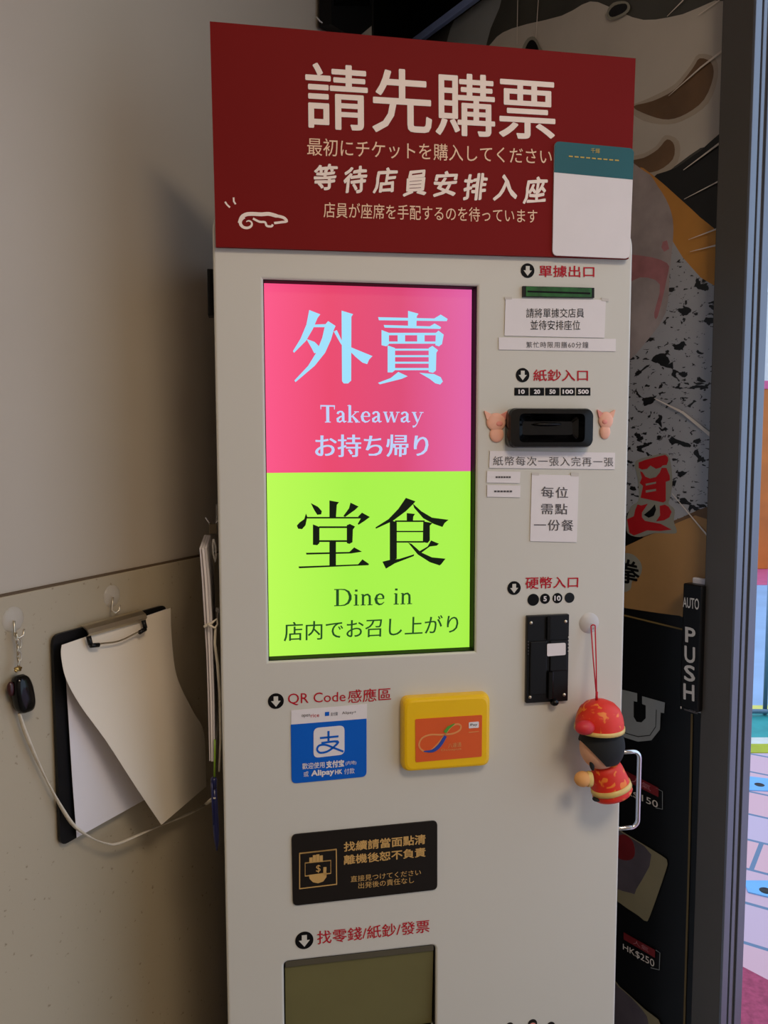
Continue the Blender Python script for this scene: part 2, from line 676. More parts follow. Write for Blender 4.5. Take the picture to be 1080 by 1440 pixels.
# rest of the shop (behind the camera)
mb = MB()
P = [FW.world((WX1, 0, 0)), FW.world((WX0, 0, 0)), FD.world((XS1 + 2.6, 0, 0)), FD.world((XL - .1, 0, 0))]
mb.add([Vector((p.x, p.y, 0)) for p in P] + [Vector((p.x, p.y, -.05)) for p in P], [(0, 1, 2, 3), (7, 6, 5, 4)], 'floor')
struct('floor', mb, F0)
mb = MB()
mb.add([Vector((p.x, p.y, CEIL)) for p in P] + [Vector((p.x, p.y, CEIL + .1)) for p in P], [(3, 2, 1, 0), (4, 5, 6, 7)], 'ceil')
struct('ceiling', mb, F0)
mb = MB()
a, b = P[1], P[2]
mb.add([a, b, b + Vector((0, 0, CEIL)), a + Vector((0, 0, CEIL))], [(0, 1, 2, 3)], 'wall')
struct('wall_back', mb, F0)
# ceiling lamp, and a second one added out of view as fill
for nm, lx, ly, sz, lb in (('ceiling_lamp', .62, -.45, .30, 'square warm ceiling lamp above the customer standing place'),
                           ('ceiling_lamp', .45, -1.75, .32, 'added square fill lamp, unseen, towards the back of the shop')):
    t = thing(nm, lb, 'lamp', F0, (lx, ly, CEIL), 'ceiling lamps')
    mb = MB()
    mb.box((lx - sz, ly - sz, CEIL - .02), (lx + sz, ly + sz, CEIL - .001), 'ceil', .004, 2)
    part('lamp_frame', mb, t)
    mb = MB()
    mb.box((lx - sz + .03, ly - sz + .03, CEIL - .024), (lx + sz - .03, ly + sz - .03, CEIL - .019), 'lamp')
    part('diffuser', mb, t)

# ================================================================== TICKET MACHINE
T = .002
kl = FM.pt(306, 700).x
kr = FM.pt(882, 700).x
ktop = FM.pt(306, 290).z
DEPTH = .285
kiosk = thing('ticket_machine', 'white self service ticket machine with lit pink and lime touch screen against the wall',
              'ticket machine', FM, ((kl + kr) / 2, DEPTH / 2, 0))


def curve_plate(outer, holes, y0, y1, bev):
    """plate with openings, outline in x,z"""
    cu = bpy.data.curves.new('plate', 'CURVE')
    cu.dimensions = '2D'
    cu.fill_mode = 'BOTH'
    for poly in [outer] + holes:
        sp = cu.splines.new('POLY')
        sp.points.add(len(poly) - 1)
        for i, p in enumerate(poly):
            sp.points[i].co = (p[0], p[1], 0, 1)
        sp.use_cyclic_u = True
    cu.extrude = (y1 - y0) / 2 - bev
    cu.bevel_depth = bev
    cu.offset = -bev
    cu.bevel_resolution = 3
    ob = bpy.data.objects.new('plate', cu)
    COL.objects.link(ob)
    dg = bpy.context.evaluated_depsgraph_get()
    dg.update()
    me = bpy.data.meshes.new_from_object(ob.evaluated_get(dg))
    v = [Vector((p.co.x, (y0 + y1) / 2 - p.co.z, p.co.y)) for p in me.vertices]
    f = [list(p.vertices) for p in me.polygons]
    bpy.data.objects.remove(ob)
    bpy.data.meshes.remove(me)
    return v, f


def rrect(x0, x1, z0, z1, r, seg=6):
    p = [Vector((x0, z0)), Vector((x1, z0)), Vector((x1, z1)), Vector((x0, z1))]
    return [tuple(q) for q in rounded(p, r, seg)] if r else [tuple(q) for q in p]


# opening rectangles, measured on the front
sx0, sx1 = FM.pt(374, 660).x, FM.pt(669.5, 660).x
sz1, sz0 = FM.pt(372, 392.5).z, FM.pt(381, 930).z
tx0, tx1 = FM.pt(399.5, 1395).x, FM.pt(612.5, 1395).x
tz1 = FM.pt(401, 1353).z
tz0 = tz1 - .125
v, f = curve_plate(rrect(kl, kr, .06, ktop, .030, 8),
                   [rrect(sx0, sx1, sz0, sz1, .0), rrect(tx0, tx1, tz0, tz1, .007)], 0.0, .024, .0035)
mb = MB()
mb.add(v, f, 'body', False)
part('front_panel', mb, kiosk)
mb = MB()
bm_ = rounded([Vector((kl + .002, .0, .02)), Vector((kr - .002, 0, .02)), Vector((kr - .002, 0, ktop - .002)), Vector((kl + .002, 0, ktop - .002))], .03, 8)
mb.prism(bm_, .024, DEPTH, 'body_side')
part('cabinet', mb, kiosk)
mb = MB()
mb.box((kl + .03, .03, 0), (kr - .03, DEPTH - .02, .022), 'black')
part('plinth', mb, kiosk)

# screen
YS = .0215
mb = MB()
for a, b in (((sx0 - .0005, .003, sz0), (sx0 + .0008, YS, sz1)), ((sx1 - .0008, .003, sz0), (sx1 + .0005, YS, sz1)),
             ((sx0, .003, sz1 - .0008), (sx1, YS, sz1 + .0005)), ((sx0, .003, sz0 - .0005), (sx1, YS, sz0 + .0008))):
    mb.box(a, b, 'black_ink')
mb.box((sx0, YS, sz0), (sx1, YS + .002, sz1), 'black_gloss')
screen = part('screen_bezel', mb, kiosk)
zs = FM.pt(520, 663.8, YS).z
mb = MB()
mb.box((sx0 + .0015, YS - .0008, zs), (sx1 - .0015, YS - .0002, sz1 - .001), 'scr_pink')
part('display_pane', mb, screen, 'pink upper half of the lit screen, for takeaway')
mb = MB()
mb.box((sx0 + .0015, YS - .0008, sz0 + .001), (sx1 - .0015, YS - .0002, zs), 'scr_lime')
part('display_pane', mb, screen, 'lime green lower half of the lit screen, for dining in')


def crop(px, oy):
    return [(360 + x * .30556, oy + y * .30556) for x, y in px]


def bar(x0, y0, x1, y1):
    return [(x0, y0), (x1, y0), (x1, y1), (x0, y1)]


WAI = [[(245, 183), (296, 203), (283, 220), (262, 270), (230, 325), (175, 380), (170, 372), (205, 315), (232, 250)],
       [(266, 250), (320, 248), (332, 234), (366, 256), (358, 275), (345, 320), (318, 380), (270, 440), (182, 515), (177, 507), (240, 440), (280, 375), (305, 310), (316, 262), (264, 262)],
       [(232, 316), (270, 330), (292, 352), (288, 378), (268, 382), (258, 362)],
       [(394, 186), (447, 202), (439, 214), (438, 508), (424, 521), (404, 521), (396, 510)],
       [(438, 355), (536, 395), (520, 412), (512, 432), (490, 425), (460, 400), (438, 378)],
       [(358, 282), (372, 275), (398, 330), (398, 348), (388, 335)]]
MAI = [[(700, 187), (748, 200), (740, 212), (738, 262), (700, 262)],
       [(562, 216), (820, 222), (850, 204), (882, 224), (878, 234), (566, 230)],
       [(588, 252), (800, 258), (822, 245), (852, 262), (848, 270), (592, 264)],
       [(578, 275), (612, 288), (612, 340), (600, 350), (578, 345)],
       [(828, 288), (840, 278), (864, 296), (856, 340), (842, 350), (826, 345)],
       bar(610, 288, 830, 299), bar(610, 328, 830, 338), bar(652, 298, 686, 330), bar(742, 298, 776, 330),
       [(606, 346), (640, 358), (640, 460), (628, 470), (606, 470)],
       [(795, 358), (812, 348), (838, 368), (830, 380), (828, 462), (815, 472), (795, 468)],
       bar(640, 361, 797, 370), bar(640, 391, 797, 400), bar(640, 421, 797, 430), bar(640, 450, 797, 460),
       [(655, 468), (698, 488), (670, 500), (570, 525), (562, 518), (620, 496)],
       [(752, 472), (820, 478), (850, 492), (860, 512), (848, 526), (825, 520), (800, 500)]]
TANG = [[(252, 188), (285, 205), (303, 225), (300, 240), (282, 242), (268, 220)],
        [(338, 176), (382, 184), (372, 196), (368, 255), (338, 255)],
        [(435, 186), (472, 204), (455, 220), (410, 252), (402, 248), (428, 212)],
        [(230, 236), (236, 250), (228, 290), (212, 308), (194, 306), (188, 292), (200, 278), (222, 262)],
        bar(234, 252, 484, 259),
        [(470, 250), (488, 232), (524, 252), (500, 270), (472, 288), (468, 284), (482, 260)],
        [(262, 286), (292, 298), (292, 372), (282, 382), (262, 380)],
        [(418, 290), (432, 284), (456, 296), (446, 310), (444, 368), (430, 376), (418, 372)],
        bar(290, 295, 420, 303), bar(290, 359, 420, 367), bar(338, 366, 368, 480),
        [(230, 417), (430, 413), (452, 392), (488, 412), (436, 420), (232, 425)],
        [(196, 480), (470, 470), (490, 447), (520, 468), (518, 474), (198, 488)]]
SHI = [[(690, 164), (734, 180), (722, 194), (690, 225), (630, 270), (552, 306), (550, 300), (610, 262), (655, 215)],
       [(722, 190), (760, 225), (810, 255), (886, 265), (868, 280), (858, 298), (820, 285), (770, 258), (728, 210)],
       [(694, 234), (732, 238), (724, 250), (722, 274), (694, 272)],
       bar(640, 268, 776, 275), [(616, 266), (648, 276), (648, 444), (616, 458)],
       [(770, 272), (812, 280), (800, 292), (800, 360), (790, 372), (768, 368)],
       bar(646, 316, 772, 322), bar(646, 363, 772, 370),
       [(582, 458), (614, 450), (660, 445), (728, 424), (726, 432), (640, 465), (598, 490)],
       [(700, 370), (716, 376), (760, 415), (810, 438), (872, 444), (852, 470), (845, 475), (800, 460), (745, 425)],
       [(752, 410), (790, 388), (806, 360), (842, 375), (832, 384), (800, 388), (762, 416)]]

SERIF = {
    'T': (.64, [[(.02, .66, .045), (.62, .66, .045)], [(.04, .68, .03), (.04, .52, .02)], [(.60, .68, .03), (.60, .52, .02)], [(.32, .66, .10), (.32, .0, .10)], [(.20, .014, .028), (.44, .014, .028)]]),
    'a': (.44, [[(.06, .34, .07), (.08, .40, .07), (.16, .44, .05), (.24, .43, .06), (.29, .36, .085), (.29, .08, .085), (.34, .02, .06), (.43, .05, .02)],
                [(.29, .27, .03), (.16, .22, .05), (.06, .14, .085), (.07, .05, .08), (.15, .015, .05), (.29, .10, .03)]]),
    'k': (.52, [[(.10, .70, .085), (.10, .0, .085)], [(.0, .68, .02), (.10, .70, .03)], [(.0, .014, .028), (.22, .014, .028)], [(.13, .20, .03), (.38, .43, .03)], [(.28, .435, .028), (.48, .435, .028)], [(.20, .27, .05), (.42, .02, .10)], [(.32, .014, .028), (.53, .014, .028)]]),
    'e': (.44, [[(.06, .25, .028), (.37, .25, .028)], [(.37, .24, .05), (.36, .34, .07), (.30, .42, .05), (.21, .44, .04), (.11, .38, .07), (.06, .24, .09), (.10, .09, .085), (.20, .02, .06), (.30, .03, .04), (.40, .11, .02)]]),
    'w': (.72, [[(.09, .43, .075), (.23, .0, .075)], [(.23, .0, .028), (.37, .42, .028)], [(.36, .43, .075), (.50, .0, .075)], [(.50, .0, .028), (.64, .43, .028)], [(.01, .435, .028), (.19, .435, .028)], [(.28, .435, .028), (.44, .435, .028)], [(.56, .435, .028), (.72, .435, .028)]]),
    'y': (.50, [[(.10, .43, .08), (.27, .02, .07)], [(.44, .43, .028), (.24, -.08, .03), (.17, -.17, .05), (.07, -.19, .08)], [(.01, .435, .028), (.21, .435, .028)], [(.35, .435, .028), (.52, .435, .028)]]),
    'D': (.74, [[(.15, .68, .085), (.15, .0, .085)], [(.02, .665, .028), (.32, .665, .028)], [(.02, .014, .028), (.32, .014, .028)], [(.28, .665, .028), (.44, .65, .04), (.58, .56, .07), (.65, .40, .09), (.65, .27, .09), (.57, .11, .07), (.43, .03, .04), (.28, .014, .028)]]),
    'i': (.26, [[(.12, .44, .07), (.12, .0, .07)], [(.03, .43, .022), (.12, .44, .028)], [(.02, .012, .024), (.23, .012, .024)], [(.12, .64, .08), (.12, .56, .08)]]),
    'n': (.52, [[(.10, .44, .07), (.10, .0, .07)], [(.02, .43, .022), (.10, .44, .028)], [(.01, .012, .024), (.20, .012, .024)], [(.12, .35, .025), (.20, .42, .05), (.29, .43, .06), (.36, .36, .07), (.37, .24, .07), (.37, .0, .07)], [(.28, .012, .024), (.48, .012, .024)]]),
    ' ': (.26, []),
}


def serif_text(mb, F, quad, y, string, mt):
    q = [F.pt(a, b, y) for a, b in quad]
    polys, x = [], 0
    for ch in string:
        w, strokes = SERIF[ch]
        for st in strokes:
            polys.append(ribbon2d([(x + a, b) for a, b, _ in st], [c * 1.28 for _, _, c in st]))
        x += w + .03
    xs = [p[0] for k in polys for p in k]
    ys = [p[1] for k in polys for p in k]
    x0, x1, y0, y1 = min(xs), max(xs), min(ys), max(ys)
    for n_, k in enumerate(polys):
        o = []
        for a, b in k:
            u, w = (a - x0) / (x1 - x0), (b - y0) / (y1 - y0)
            o.append(q[3].lerp(q[2], u).lerp(q[0].lerp(q[1], u), w))
        mb.prism(o, y - .00001 * (n_ % 3), y + .0004, mt)


YT = YS - .0012
mb = MB()
for k, st in enumerate(WAI + MAI):
    mb.poly(FM, crop(st, 380), YT - .00001 * (k % 5), .0004, 'scr_cyan')
part('lettering', mb, screen, 'large pale blue takeaway characters')
mb = MB()
serif_text(mb, FM, [(450.5, 568.5), (596, 571), (595, 601.5), (451, 602.5)], YT, 'Takeaway', 'scr_lilac')
part('lettering', mb, screen, 'pale lilac word Takeaway')
mb = MB()
mb.text(FM, [(443, 611), (603, 611), (602, 642), (443, 643)], YT, 'お持ち帰り', 'scr_lilac', mincho=.022)
part('lettering', mb, screen, 'pale lilac Japanese line under Takeaway')
mb = MB()
for k, st in enumerate(TANG + SHI):
    mb.poly(FM, crop(st, 650), YT - .00001 * (k % 5), .0004, 'scr_dark')
part('lettering', mb, screen, 'large black dine in characters')
mb = MB()
serif_text(mb, FM, [(470, 828.5), (580, 825.5), (579.5, 850), (470, 853)], YT, 'Dine in', 'scr_green')
part('lettering', mb, screen, 'dark green words Dine in')
mb = MB()
mb.text(FM, [(399, 875), (645, 864), (644, 890), (399, 902)], YT, '店内でお召し上がり', 'scr_green', mincho=.008)
part('lettering', mb, screen, 'dark green Japanese line under Dine in')


def arrow_icon(mb, cx, cy, r_px, y):
    c = FM.pt(cx, cy, y)
    r = r_px * 1.07 / FPX
    mb.prism([(c.x + r * math.cos(k * math.pi / 16), y, c.z + r * math.sin(k * math.pi / 16)) for k in range(32)], y, y + .0005, 'black_ink')
    a = [(-.28, .62), (.28, .62), (.28, .02), (.60, .02), (0, -.72), (-.60, .02), (-.28, .02)]
    mb.prism([(c.x + p * r, y, c.z + q * r) for p, q in a], y - .0004, y, 'body')


def red_label(name, icon, quad, string, extra=None, **k):
    mb = MB()
    arrow_icon(mb, icon[0], icon[1], icon[2], -.0006)
    mb.text(FM, quad, -.0006, string, 'red_ink', **k)
    if extra:
        extra(mb)
    return part(name, mb, kiosk)


red_label('receipt_outlet_label', (742, 380.5, 10), [(758, 373), (836, 374), (836, 390), (758, 389.5)], '單據出口', bold=.012)


def notes(mb):
    for k, s in enumerate(('10', '20', '50', '100', '500')):
        x = 723.5 + k * 21.7
        y0, y1 = 545.2, 556.2
        mb.sheet(FM, [(x, y0), (x + 20, y0), (x + 20, y1), (x, y1)], -.0006, .0005, 'black_ink')
        w = 4.4 if k < 3 else 7.6
        cx = x + 10
        mb.text(FM, [(cx - w, 547.6), (cx + w, 547.6), (cx + w, 554), (cx - w, 554)], -.0012, s, 'paper', bold=.04)


red_label('banknote_label', (735, 527.5, 10), [(750, 519.5), (827, 519.5), (827, 536), (750, 536)], '紙鈔入口', notes, bold=.012)


def coins(mb):
    for x, y, r, s, c in ((750, 843.5, 8.6, '', 'black_ink'), (766.5, 842, 7.4, '5', 'black_ink'), (784, 841.2, 7.4, '10', 'black_ink'), (801, 840.6, 7.4, '', 'black')):
        c0 = FM.pt(x, y, -.0006)
        rr = r * 1.09 / FPX
        mb.prism([(c0.x + rr * math.cos(k * math.pi / 14), 0, c0.z + rr * math.sin(k * math.pi / 14)) for k in range(28)], -.0006 - .00005 * (r > 8), 0, c)
        if s:
            w = 2.4 if len(s) == 1 else 4.4
            mb.text(FM, [(x - w, y - 3.6), (x + w, y - 3.6), (x + w, y + 3.6), (x - w, y + 3.6)], -.0012, s, 'paper', bold=.03)


red_label('coin_label', (723, 827, 10), [(739, 811.5), (813.5, 810.5), (813, 826.5), (739, 828.5)], '硬幣入口', coins, bold=.012)


def qr_tail(mb):
    mb.text(FM, [(489.5, 970), (550, 966.5), (550, 984.5), (489.5, 989)], -.0006, '感應區', 'red_ink', bold=.004)


red_label('code_scan_label', (388, 986, 11), [(405, 975.5), (486, 972.5), (486, 988.5), (405, 992.5)], 'QR Code', qr_tail)
red_label('change_tray_label', (428, 1322.5, 13), [(446, 1309.5), (604, 1293), (604, 1311), (446, 1328.5)], '找零錢/紙鈔/發票', bold=.006)

# receipt outlet
mb = MB()
q = [FM.pt(734, 403), FM.pt(834, 405.5), FM.pt(834, 419.5), FM.pt(734, 418)]
mb.prism(q, -.004, .001, 'black')
mb.prism([q[0].lerp(q[2], .04), q[1].lerp(q[3], .04), q[2].lerp(q[0], .04), q[3].lerp(q[1], .04)], -.0046, -.003, 'green_ink')
zc = (q[0].z + q[3].z) / 2
mb.box((q[0].x + .006, -.0052, zc - .001), (q[1].x - .006, -.004, zc + .001), 'black_ink')
part('receipt_outlet', mb, kiosk)

# banknote acceptor
ax0, ax1 = FM.pt(717, 600, -.014).x, FM.pt(832, 600, -.014).x
az1, az0 = FM.pt(717, 573.5, -.014).z, FM.pt(717, 630, -.014).z
bm = bmesh.new()
cx, cz = (ax0 + ax1) / 2, (az0 + az1) / 2
hw, hh = (ax1 - ax0) / 2, (az1 - az0) / 2


def ring(s, y, bulge=.0):
    p = rounded([Vector((-hw * s[0], y, -hh * s[1])), Vector((hw * s[0], y, -hh * s[1])), Vector((hw * s[0], y, hh * s[1])), Vector((-hw * s[0], y, hh * s[1]))], .009 * s[2], 6)
    return [Vector((cx + q.x + bulge * (1 - (q.z / hh) ** 2) * (1 if q.x > 0 else -1), y, cz + q.z)) for q in p]


rings = [ring((1.0, 1.0, 1), .001, .003), ring((1.0, 1.0, 1), -.013, .003), ring((.97, .95, 1), -.018, .003), ring((.80, .72, .8), -.0185, .0), ring((.72, .58, .6), -.008), ring((.62, .34, .4), -.002)]
mb = MB()
n = len(rings[0])
vv = [p for r_ in rings for p in r_]
ff = []
for i in range(len(rings) - 1):
    for k in range(n):
        a, b = i * n + k, i * n + (k + 1) % n
        ff.append([a, b, b + n, a + n])
ff.append([(len(rings) - 1) * n + k for k in range(n)])
mb.add(vv, ff, 'black_gloss')
note_in = part('banknote_acceptor', mb, kiosk)
mb = MB()
mb.ell((cx - .002, -.007, cz + .005), (hw * .34, .005, hh * .10), 'black')
part('slot_lip', mb, note_in)

# coin acceptor
q = [FM.pt(741, 866.5, -.006), FM.pt(801, 864, -.006), FM.pt(798.5, 985, -.006), FM.pt(740.5, 990, -.006)]
x0, x1, z1, z0 = (q[0].x + q[3].x) / 2, (q[1].x + q[2].x) / 2, (q[0].z + q[1].z) / 2, (q[2].z + q[3].z) / 2
mb = MB()
mb.box((x0, -.006, z0), (x1, .001, z1), 'black', .001, 2)
w, h = x1 - x0, z1 - z0
mb.box((x0 + .004, -.0085, z0 + .10 * h), (x0 + .46 * w, -.006, z0 + .71 * h), 'black', .001, 2)
mb.box((x0 + .54 * w, -.0085, z0 + .36 * h), (x1 - .003, -.006, z0 + .71 * h), 'black', .001, 2)
coin = part('coin_acceptor', mb, kiosk)
mb = MB()
mb.box((x0 + .455 * w, -.010, z0 + .72 * h), (x0 + .53 * w, -.006, z1 - .002), 'black_gloss')
part('coin_slot', mb, coin)
mb = MB()
mb.box((x0 + .49 * w, -.011, z0 + .04 * h), (x0 + .62 * w, -.006, z0 + .36 * h), 'black_gloss', .0015, 2)
mb.ell((x0 + .66 * w, -.008, z0 + .0), (.006, .006, .005), 'black_gloss')
part('reject_lever', mb, coin)
mb = MB()
mb.sheet(FM, [(769.5, 905.5), (795.5, 904), (795.5, 921), (769.5, 923)], -.0095, .001, 'paper', .002)
part('sticker', mb, coin, 'small white blank sticker')
screws = [(747, 876), (795.5, 874), (745.5, 980.5), (793.5, 977)]
for k, (a, b) in enumerate(screws):
    mb = MB()
    c = FM.pt(a, b, -.0065)
    mb.lathe((c.x, c.y, c.z), [(0, .0012), (.0016, .0010), (.0023, 0)], 'steel', axis='Y', seg=12)
    part('screw', mb, coin)
mb = MB()
for k in range(5):
    mb.ell((x1 - .0012, -.0068, z0 + (.58 + .04 * k) * h), (.0009, .0009, .0011), 'grey_disc', seg=8, rings=6)
    mb.ell((x0 + .0016, -.0068, z0 + (.57 + .035 * k) * h), (.0008, .0008, .0009), 'grey_ink', seg=8, rings=6)
part('indicator_dots', mb, coin)

# change tray with its tinted flap
mb = MB()
yb = .023
for a, b in (((tx0 - .001, .003, tz0), (tx0 + .0008, yb, tz1)), ((tx1 - .0008, .003, tz0), (tx1 + .001, yb, tz1)),
             ((tx0, .003, tz1 - .0008), (tx1, yb, tz1 + .001)), ((tx0, .003, tz0 - .001), (tx1, yb, tz0 + .0008))):
    mb.box(a, b, 'black')
mb.box((tx0, yb, tz0), (tx1, yb + .001, tz1), 'black')
tray = part('change_tray', mb, kiosk)
mb = MB()
M['flap'] = mat('olive_tinted_flap', (112, 106, 66), .2, var=.10, scale=6)
mb.add([(tx0 + .002, .006, tz1 - .010), (tx1 - .002, .006, tz1 - .010), (tx1 - .002, .013, tz0 + .003), (tx0 + .002, .013, tz0 + .003),
        (tx0 + .002, .009, tz1 - .010), (tx1 - .002, .009, tz1 - .010), (tx1 - .002, .016, tz0 + .003), (tx0 + .002, .016, tz0 + .003)],
       [(3, 2, 1, 0), (4, 5, 6, 7), (0, 1, 5, 4), (1, 2, 6, 5), (2, 3, 7, 6), (3, 0, 4, 7)], 'flap')
part('tray_flap', mb, tray)
mb = MB()
mb.box((tx0 + .002, .003, tz1 - .010), (tx1 - .002, .012, tz1 - .001), mat('tray_shade', (84, 78, 62), .4), .001, 2)  # dark band of shade at the tray top, built as a bar
part('tray_shade_bar', mb, tray)

# small printed picture at the lower edge of the photo: three round dark topped heads
mb = MB()
for a, b, r in ((717, 1443.5, 6.0), (749, 1440, 7.2), (775, 1443, 6.5)):
    c = FM.pt(a, b, -.0006)
    rr = r * 1.1 / FPX
    mb.prism([(c.x + rr * math.cos(t), 0, c.z + rr * math.sin(t)) for t in [k * math.pi / 10 for k in range(20)]], -.0006, 0, 'plate')
    mb.prism([(c.x + rr * .7 * math.cos(t), 0, c.z - rr * .3 + rr * .6 * math.sin(t)) for t in [k * math.pi / 10 for k in range(20)]], -.0010, -.0005, 'pig_dark')
part('printed_picture', mb, kiosk)

# handle on the right flank, lock bar on the left flank
ph = FM.ptx(878, 1054, kr + .001)
hy = .055
zt1, zb1 = FM.ptx(880, 1056, kr).z, FM.ptx(872, 1166, kr).z
zt1 = FM.pt(885, 1057, hy).z
zb1 = FM.pt(880, 1164, hy).z
xo = FM.pt(898, 1110, hy).x
mb = MB()
pts = [(kr - .004, hy, zt1)]
rr = .011
pts += [(xo - rr + rr * math.sin(t), hy, zt1 - rr + rr * math.cos(t)) for t in [k * math.pi / 16 for k in range(9)]]
pts += [(xo - rr + rr * math.cos(t), hy, zb1 + rr - rr * math.sin(t)) for t in [k * math.pi / 16 for k in range(9)]]
pts += [(kr - .004, hy, zb1)]
mb.tube(pts, .0036, 'chrome', seg=14)
handle = part('handle', mb, kiosk, 'chrome bow handle on the right flank')
for z in (zt1, zb1):
    mb = MB()
    mb.tube([(kr - .003, hy, z), (kr + .006, hy, z)], .0062, 'chrome', seg=16)
    part('handle_foot', mb, handle)
lz1, lz0 = FM.ptx(293, 382, kl - .007).z, FM.ptx(296, 454, kl - .007).z
mb = MB()
ly = FM.ptx(293, 400, kl - .007).y
mb.box((kl - .008, .022, lz0), (kl + .003, .045, lz1), 'black_ink', .001, 2)
part('lock_bar', mb, kiosk)

# ================================================================== THINGS STUCK TO THE MACHINE
# banner board
YB = -.0075
BQ = [(295, 30), (894, 82), (884, 364), (303.5, 347)]
bo = FM.pt(590, 350, YB)
banner = thing('banner_sign', 'dark red banner board with large white characters on top of the ticket machine', 'sign', FM, (bo.x, YB, bo.z))
mb = MB()
mb.sheet(FM, BQ, YB, .006, 'banner')
part('board', mb, banner)
mb = MB()
for k, st in enumerate(('請', '先', '購', '票')):
    pass
mb.text(FM, [(429, 87), (781, 112), (781, 198), (430, 181)], YB - .0005, '請先購票', 'cream', bold=.012)
part('lettering', mb, banner, 'largest white line of the banner')
mb = MB()
mb.text(FM, [(432, 193.5), (776, 209.5), (776, 231.5), (432, 218.5)], YB - .0005, '最初にチケットを購入してください', 'peach', bold=.002)
part('lettering', mb, banner, 'pale Japanese line under the large characters')
mb = MB()
for k, c in enumerate('等待店員安排入座'):
    x = 441 + k * 42.2
    w = 33 if c != '入' else 34
    y = 229 + k * 2.55
    h = 43 + (k % 2) * 2
    mb.text(FM, [(x + 1.5, y), (x + w + 1.5, y + 2), (x + w - 1.5, y + h - 4), (x - 1.5, y + h - 5)], YB - .0005 - .00002 * (k % 3), c, 'cream', bold=.026, brush=.018)
part('lettering', mb, banner, 'white brush style line of the banner')
mb = MB()
mb.text(FM, [(455, 284), (755.5, 294.5), (755.5, 314), (455, 306)], YB - .0005, '店員が座席を手配するのを待っています', 'peach', bold=.002)
part('lettering', mb, banner, 'smallest Japanese line of the banner')
# scroll cloud and two dashes printed at the lower left
mb = MB()


def bc(x, y):
    return (300 + x * 140 / 1080, 210 + y * 140 / 1080)


sw = []
for k in range(30):
    t = k / 29
    a = -2.6 + t * 6.6
    r = 18 + 62 * t
    sw.append(bc(372 + r * 1.15 * math.cos(a + .3), 800 + r * .95 * math.sin(a + .3)))
mb.stroke(FM, sw, [.0010 + .0034 * (k / 29) for k in range(30)], YB - .0004, .0004, 'cream')
mb.stroke(FM, catmull([bc(*p) for p in ((285, 800), (310, 735), (360, 705), (430, 700), (520, 705), (600, 700), (680, 720), (760, 740), (795, 780), (740, 790), (660, 800))], 4), [.0045] * 25 + [.0035] * 8 + [.0028] * 8, YB - .00045, .0004, 'cream')
mb.stroke(FM, catmull([bc(*p) for p in ((430, 750), (500, 785), (560, 790), (580, 830), (630, 835), (645, 815))], 4), .0026, YB - .0005, .0004, 'cream')
mb.stroke(FM, [bc(*p) for p in ((127, 568), (148, 600), (180, 630))], .0020, YB - .0004, .0004, 'cream')
mb.stroke(FM, [bc(*p) for p in ((220, 522), (222, 565), (242, 595))], .0020, YB - .0004, .0004, 'cream')
part('scroll_emblem', mb, banner, 'white cloud scroll with two dashes')

# card over the banner's lower right corner
YC = YB - .003
co = FM.pt(832, 360, YC)
card = thing('payment_card', 'white card with teal header over the lower right corner of the red banner', 'card', FM, (co.x, YC, co.z))
CQ = [(780, 198.5), (891.5, 209), (885.5, 363.5), (777, 359)]
mb = MB()
mb.sheet(FM, CQ, YC, .0022, 'paper', .007)
part('card_sheet', mb, card)
mb = MB()
cp = [FM.pt(a, b, YC) for a, b in CQ]
hd = rounded([cp[0], cp[1], cp[1].lerp(cp[2], .285), cp[0].lerp(cp[3], .27)], .007)
n6 = len(hd) // 4
hd = hd[:2 * n6] + [cp[1].lerp(cp[2], .28), cp[0].lerp(cp[3], .27)]
mb.prism(hd, YC - .0004, YC, 'teal')
mb.text(FM, [(831, 208), (843.5, 209), (843.5, 216), (831, 215)], YC - .0008, '千輝', 'gold_ink')
for k in range(9):
    x = 800 + k * 8.1
    mb.stroke(FM, [(x, 219.6 + k * .7), (x + 5.6, 220.1 + k * .7)], .0016, YC - .0008, .0003, 'gold_ink')
part('header_band', mb, card, 'teal header band with gold print')

# paper notices taped on
PAPERS = 'paper notices taped to the ticket machine'


def notice(quad, lines, label, y=-.0014, tape=None, name='paper_notice', mt='paper', rad=0.0, dashes=None, org=None):
    o = FM.pt((quad[2][0] + quad[3][0]) / 2, (quad[2][1] + quad[3][1]) / 2, y)
    t = thing(name, label, 'notice', FM, (o.x, y, o.z), PAPERS)
    mb = MB()
    mb.sheet(FM, quad, y, .0008, mt, rad)
    part('sheet', mb, t)
    mb = MB()
    for qd, s, m_, k in lines:
        mb.text(FM, qd, y - .0004, s, m_, **k)
    if dashes:
        x0, x1, yy = dashes
        n_ = 6
        for k in range(n_):
            a = x0 + (x1 - x0) * k / n_
            mb.stroke(FM, [(a, yy), (a + (x1 - x0) / n_ * .8, yy)], .0024, y - .0004, .0003, 'grey_ink')
    part('lettering', mb, t)
    if tape:
        mb = MB()
        for qd in tape:
            mb.sheet(FM, qd, y - .0003, .0003, 'tape')
        part('tape', mb, t)
    return t


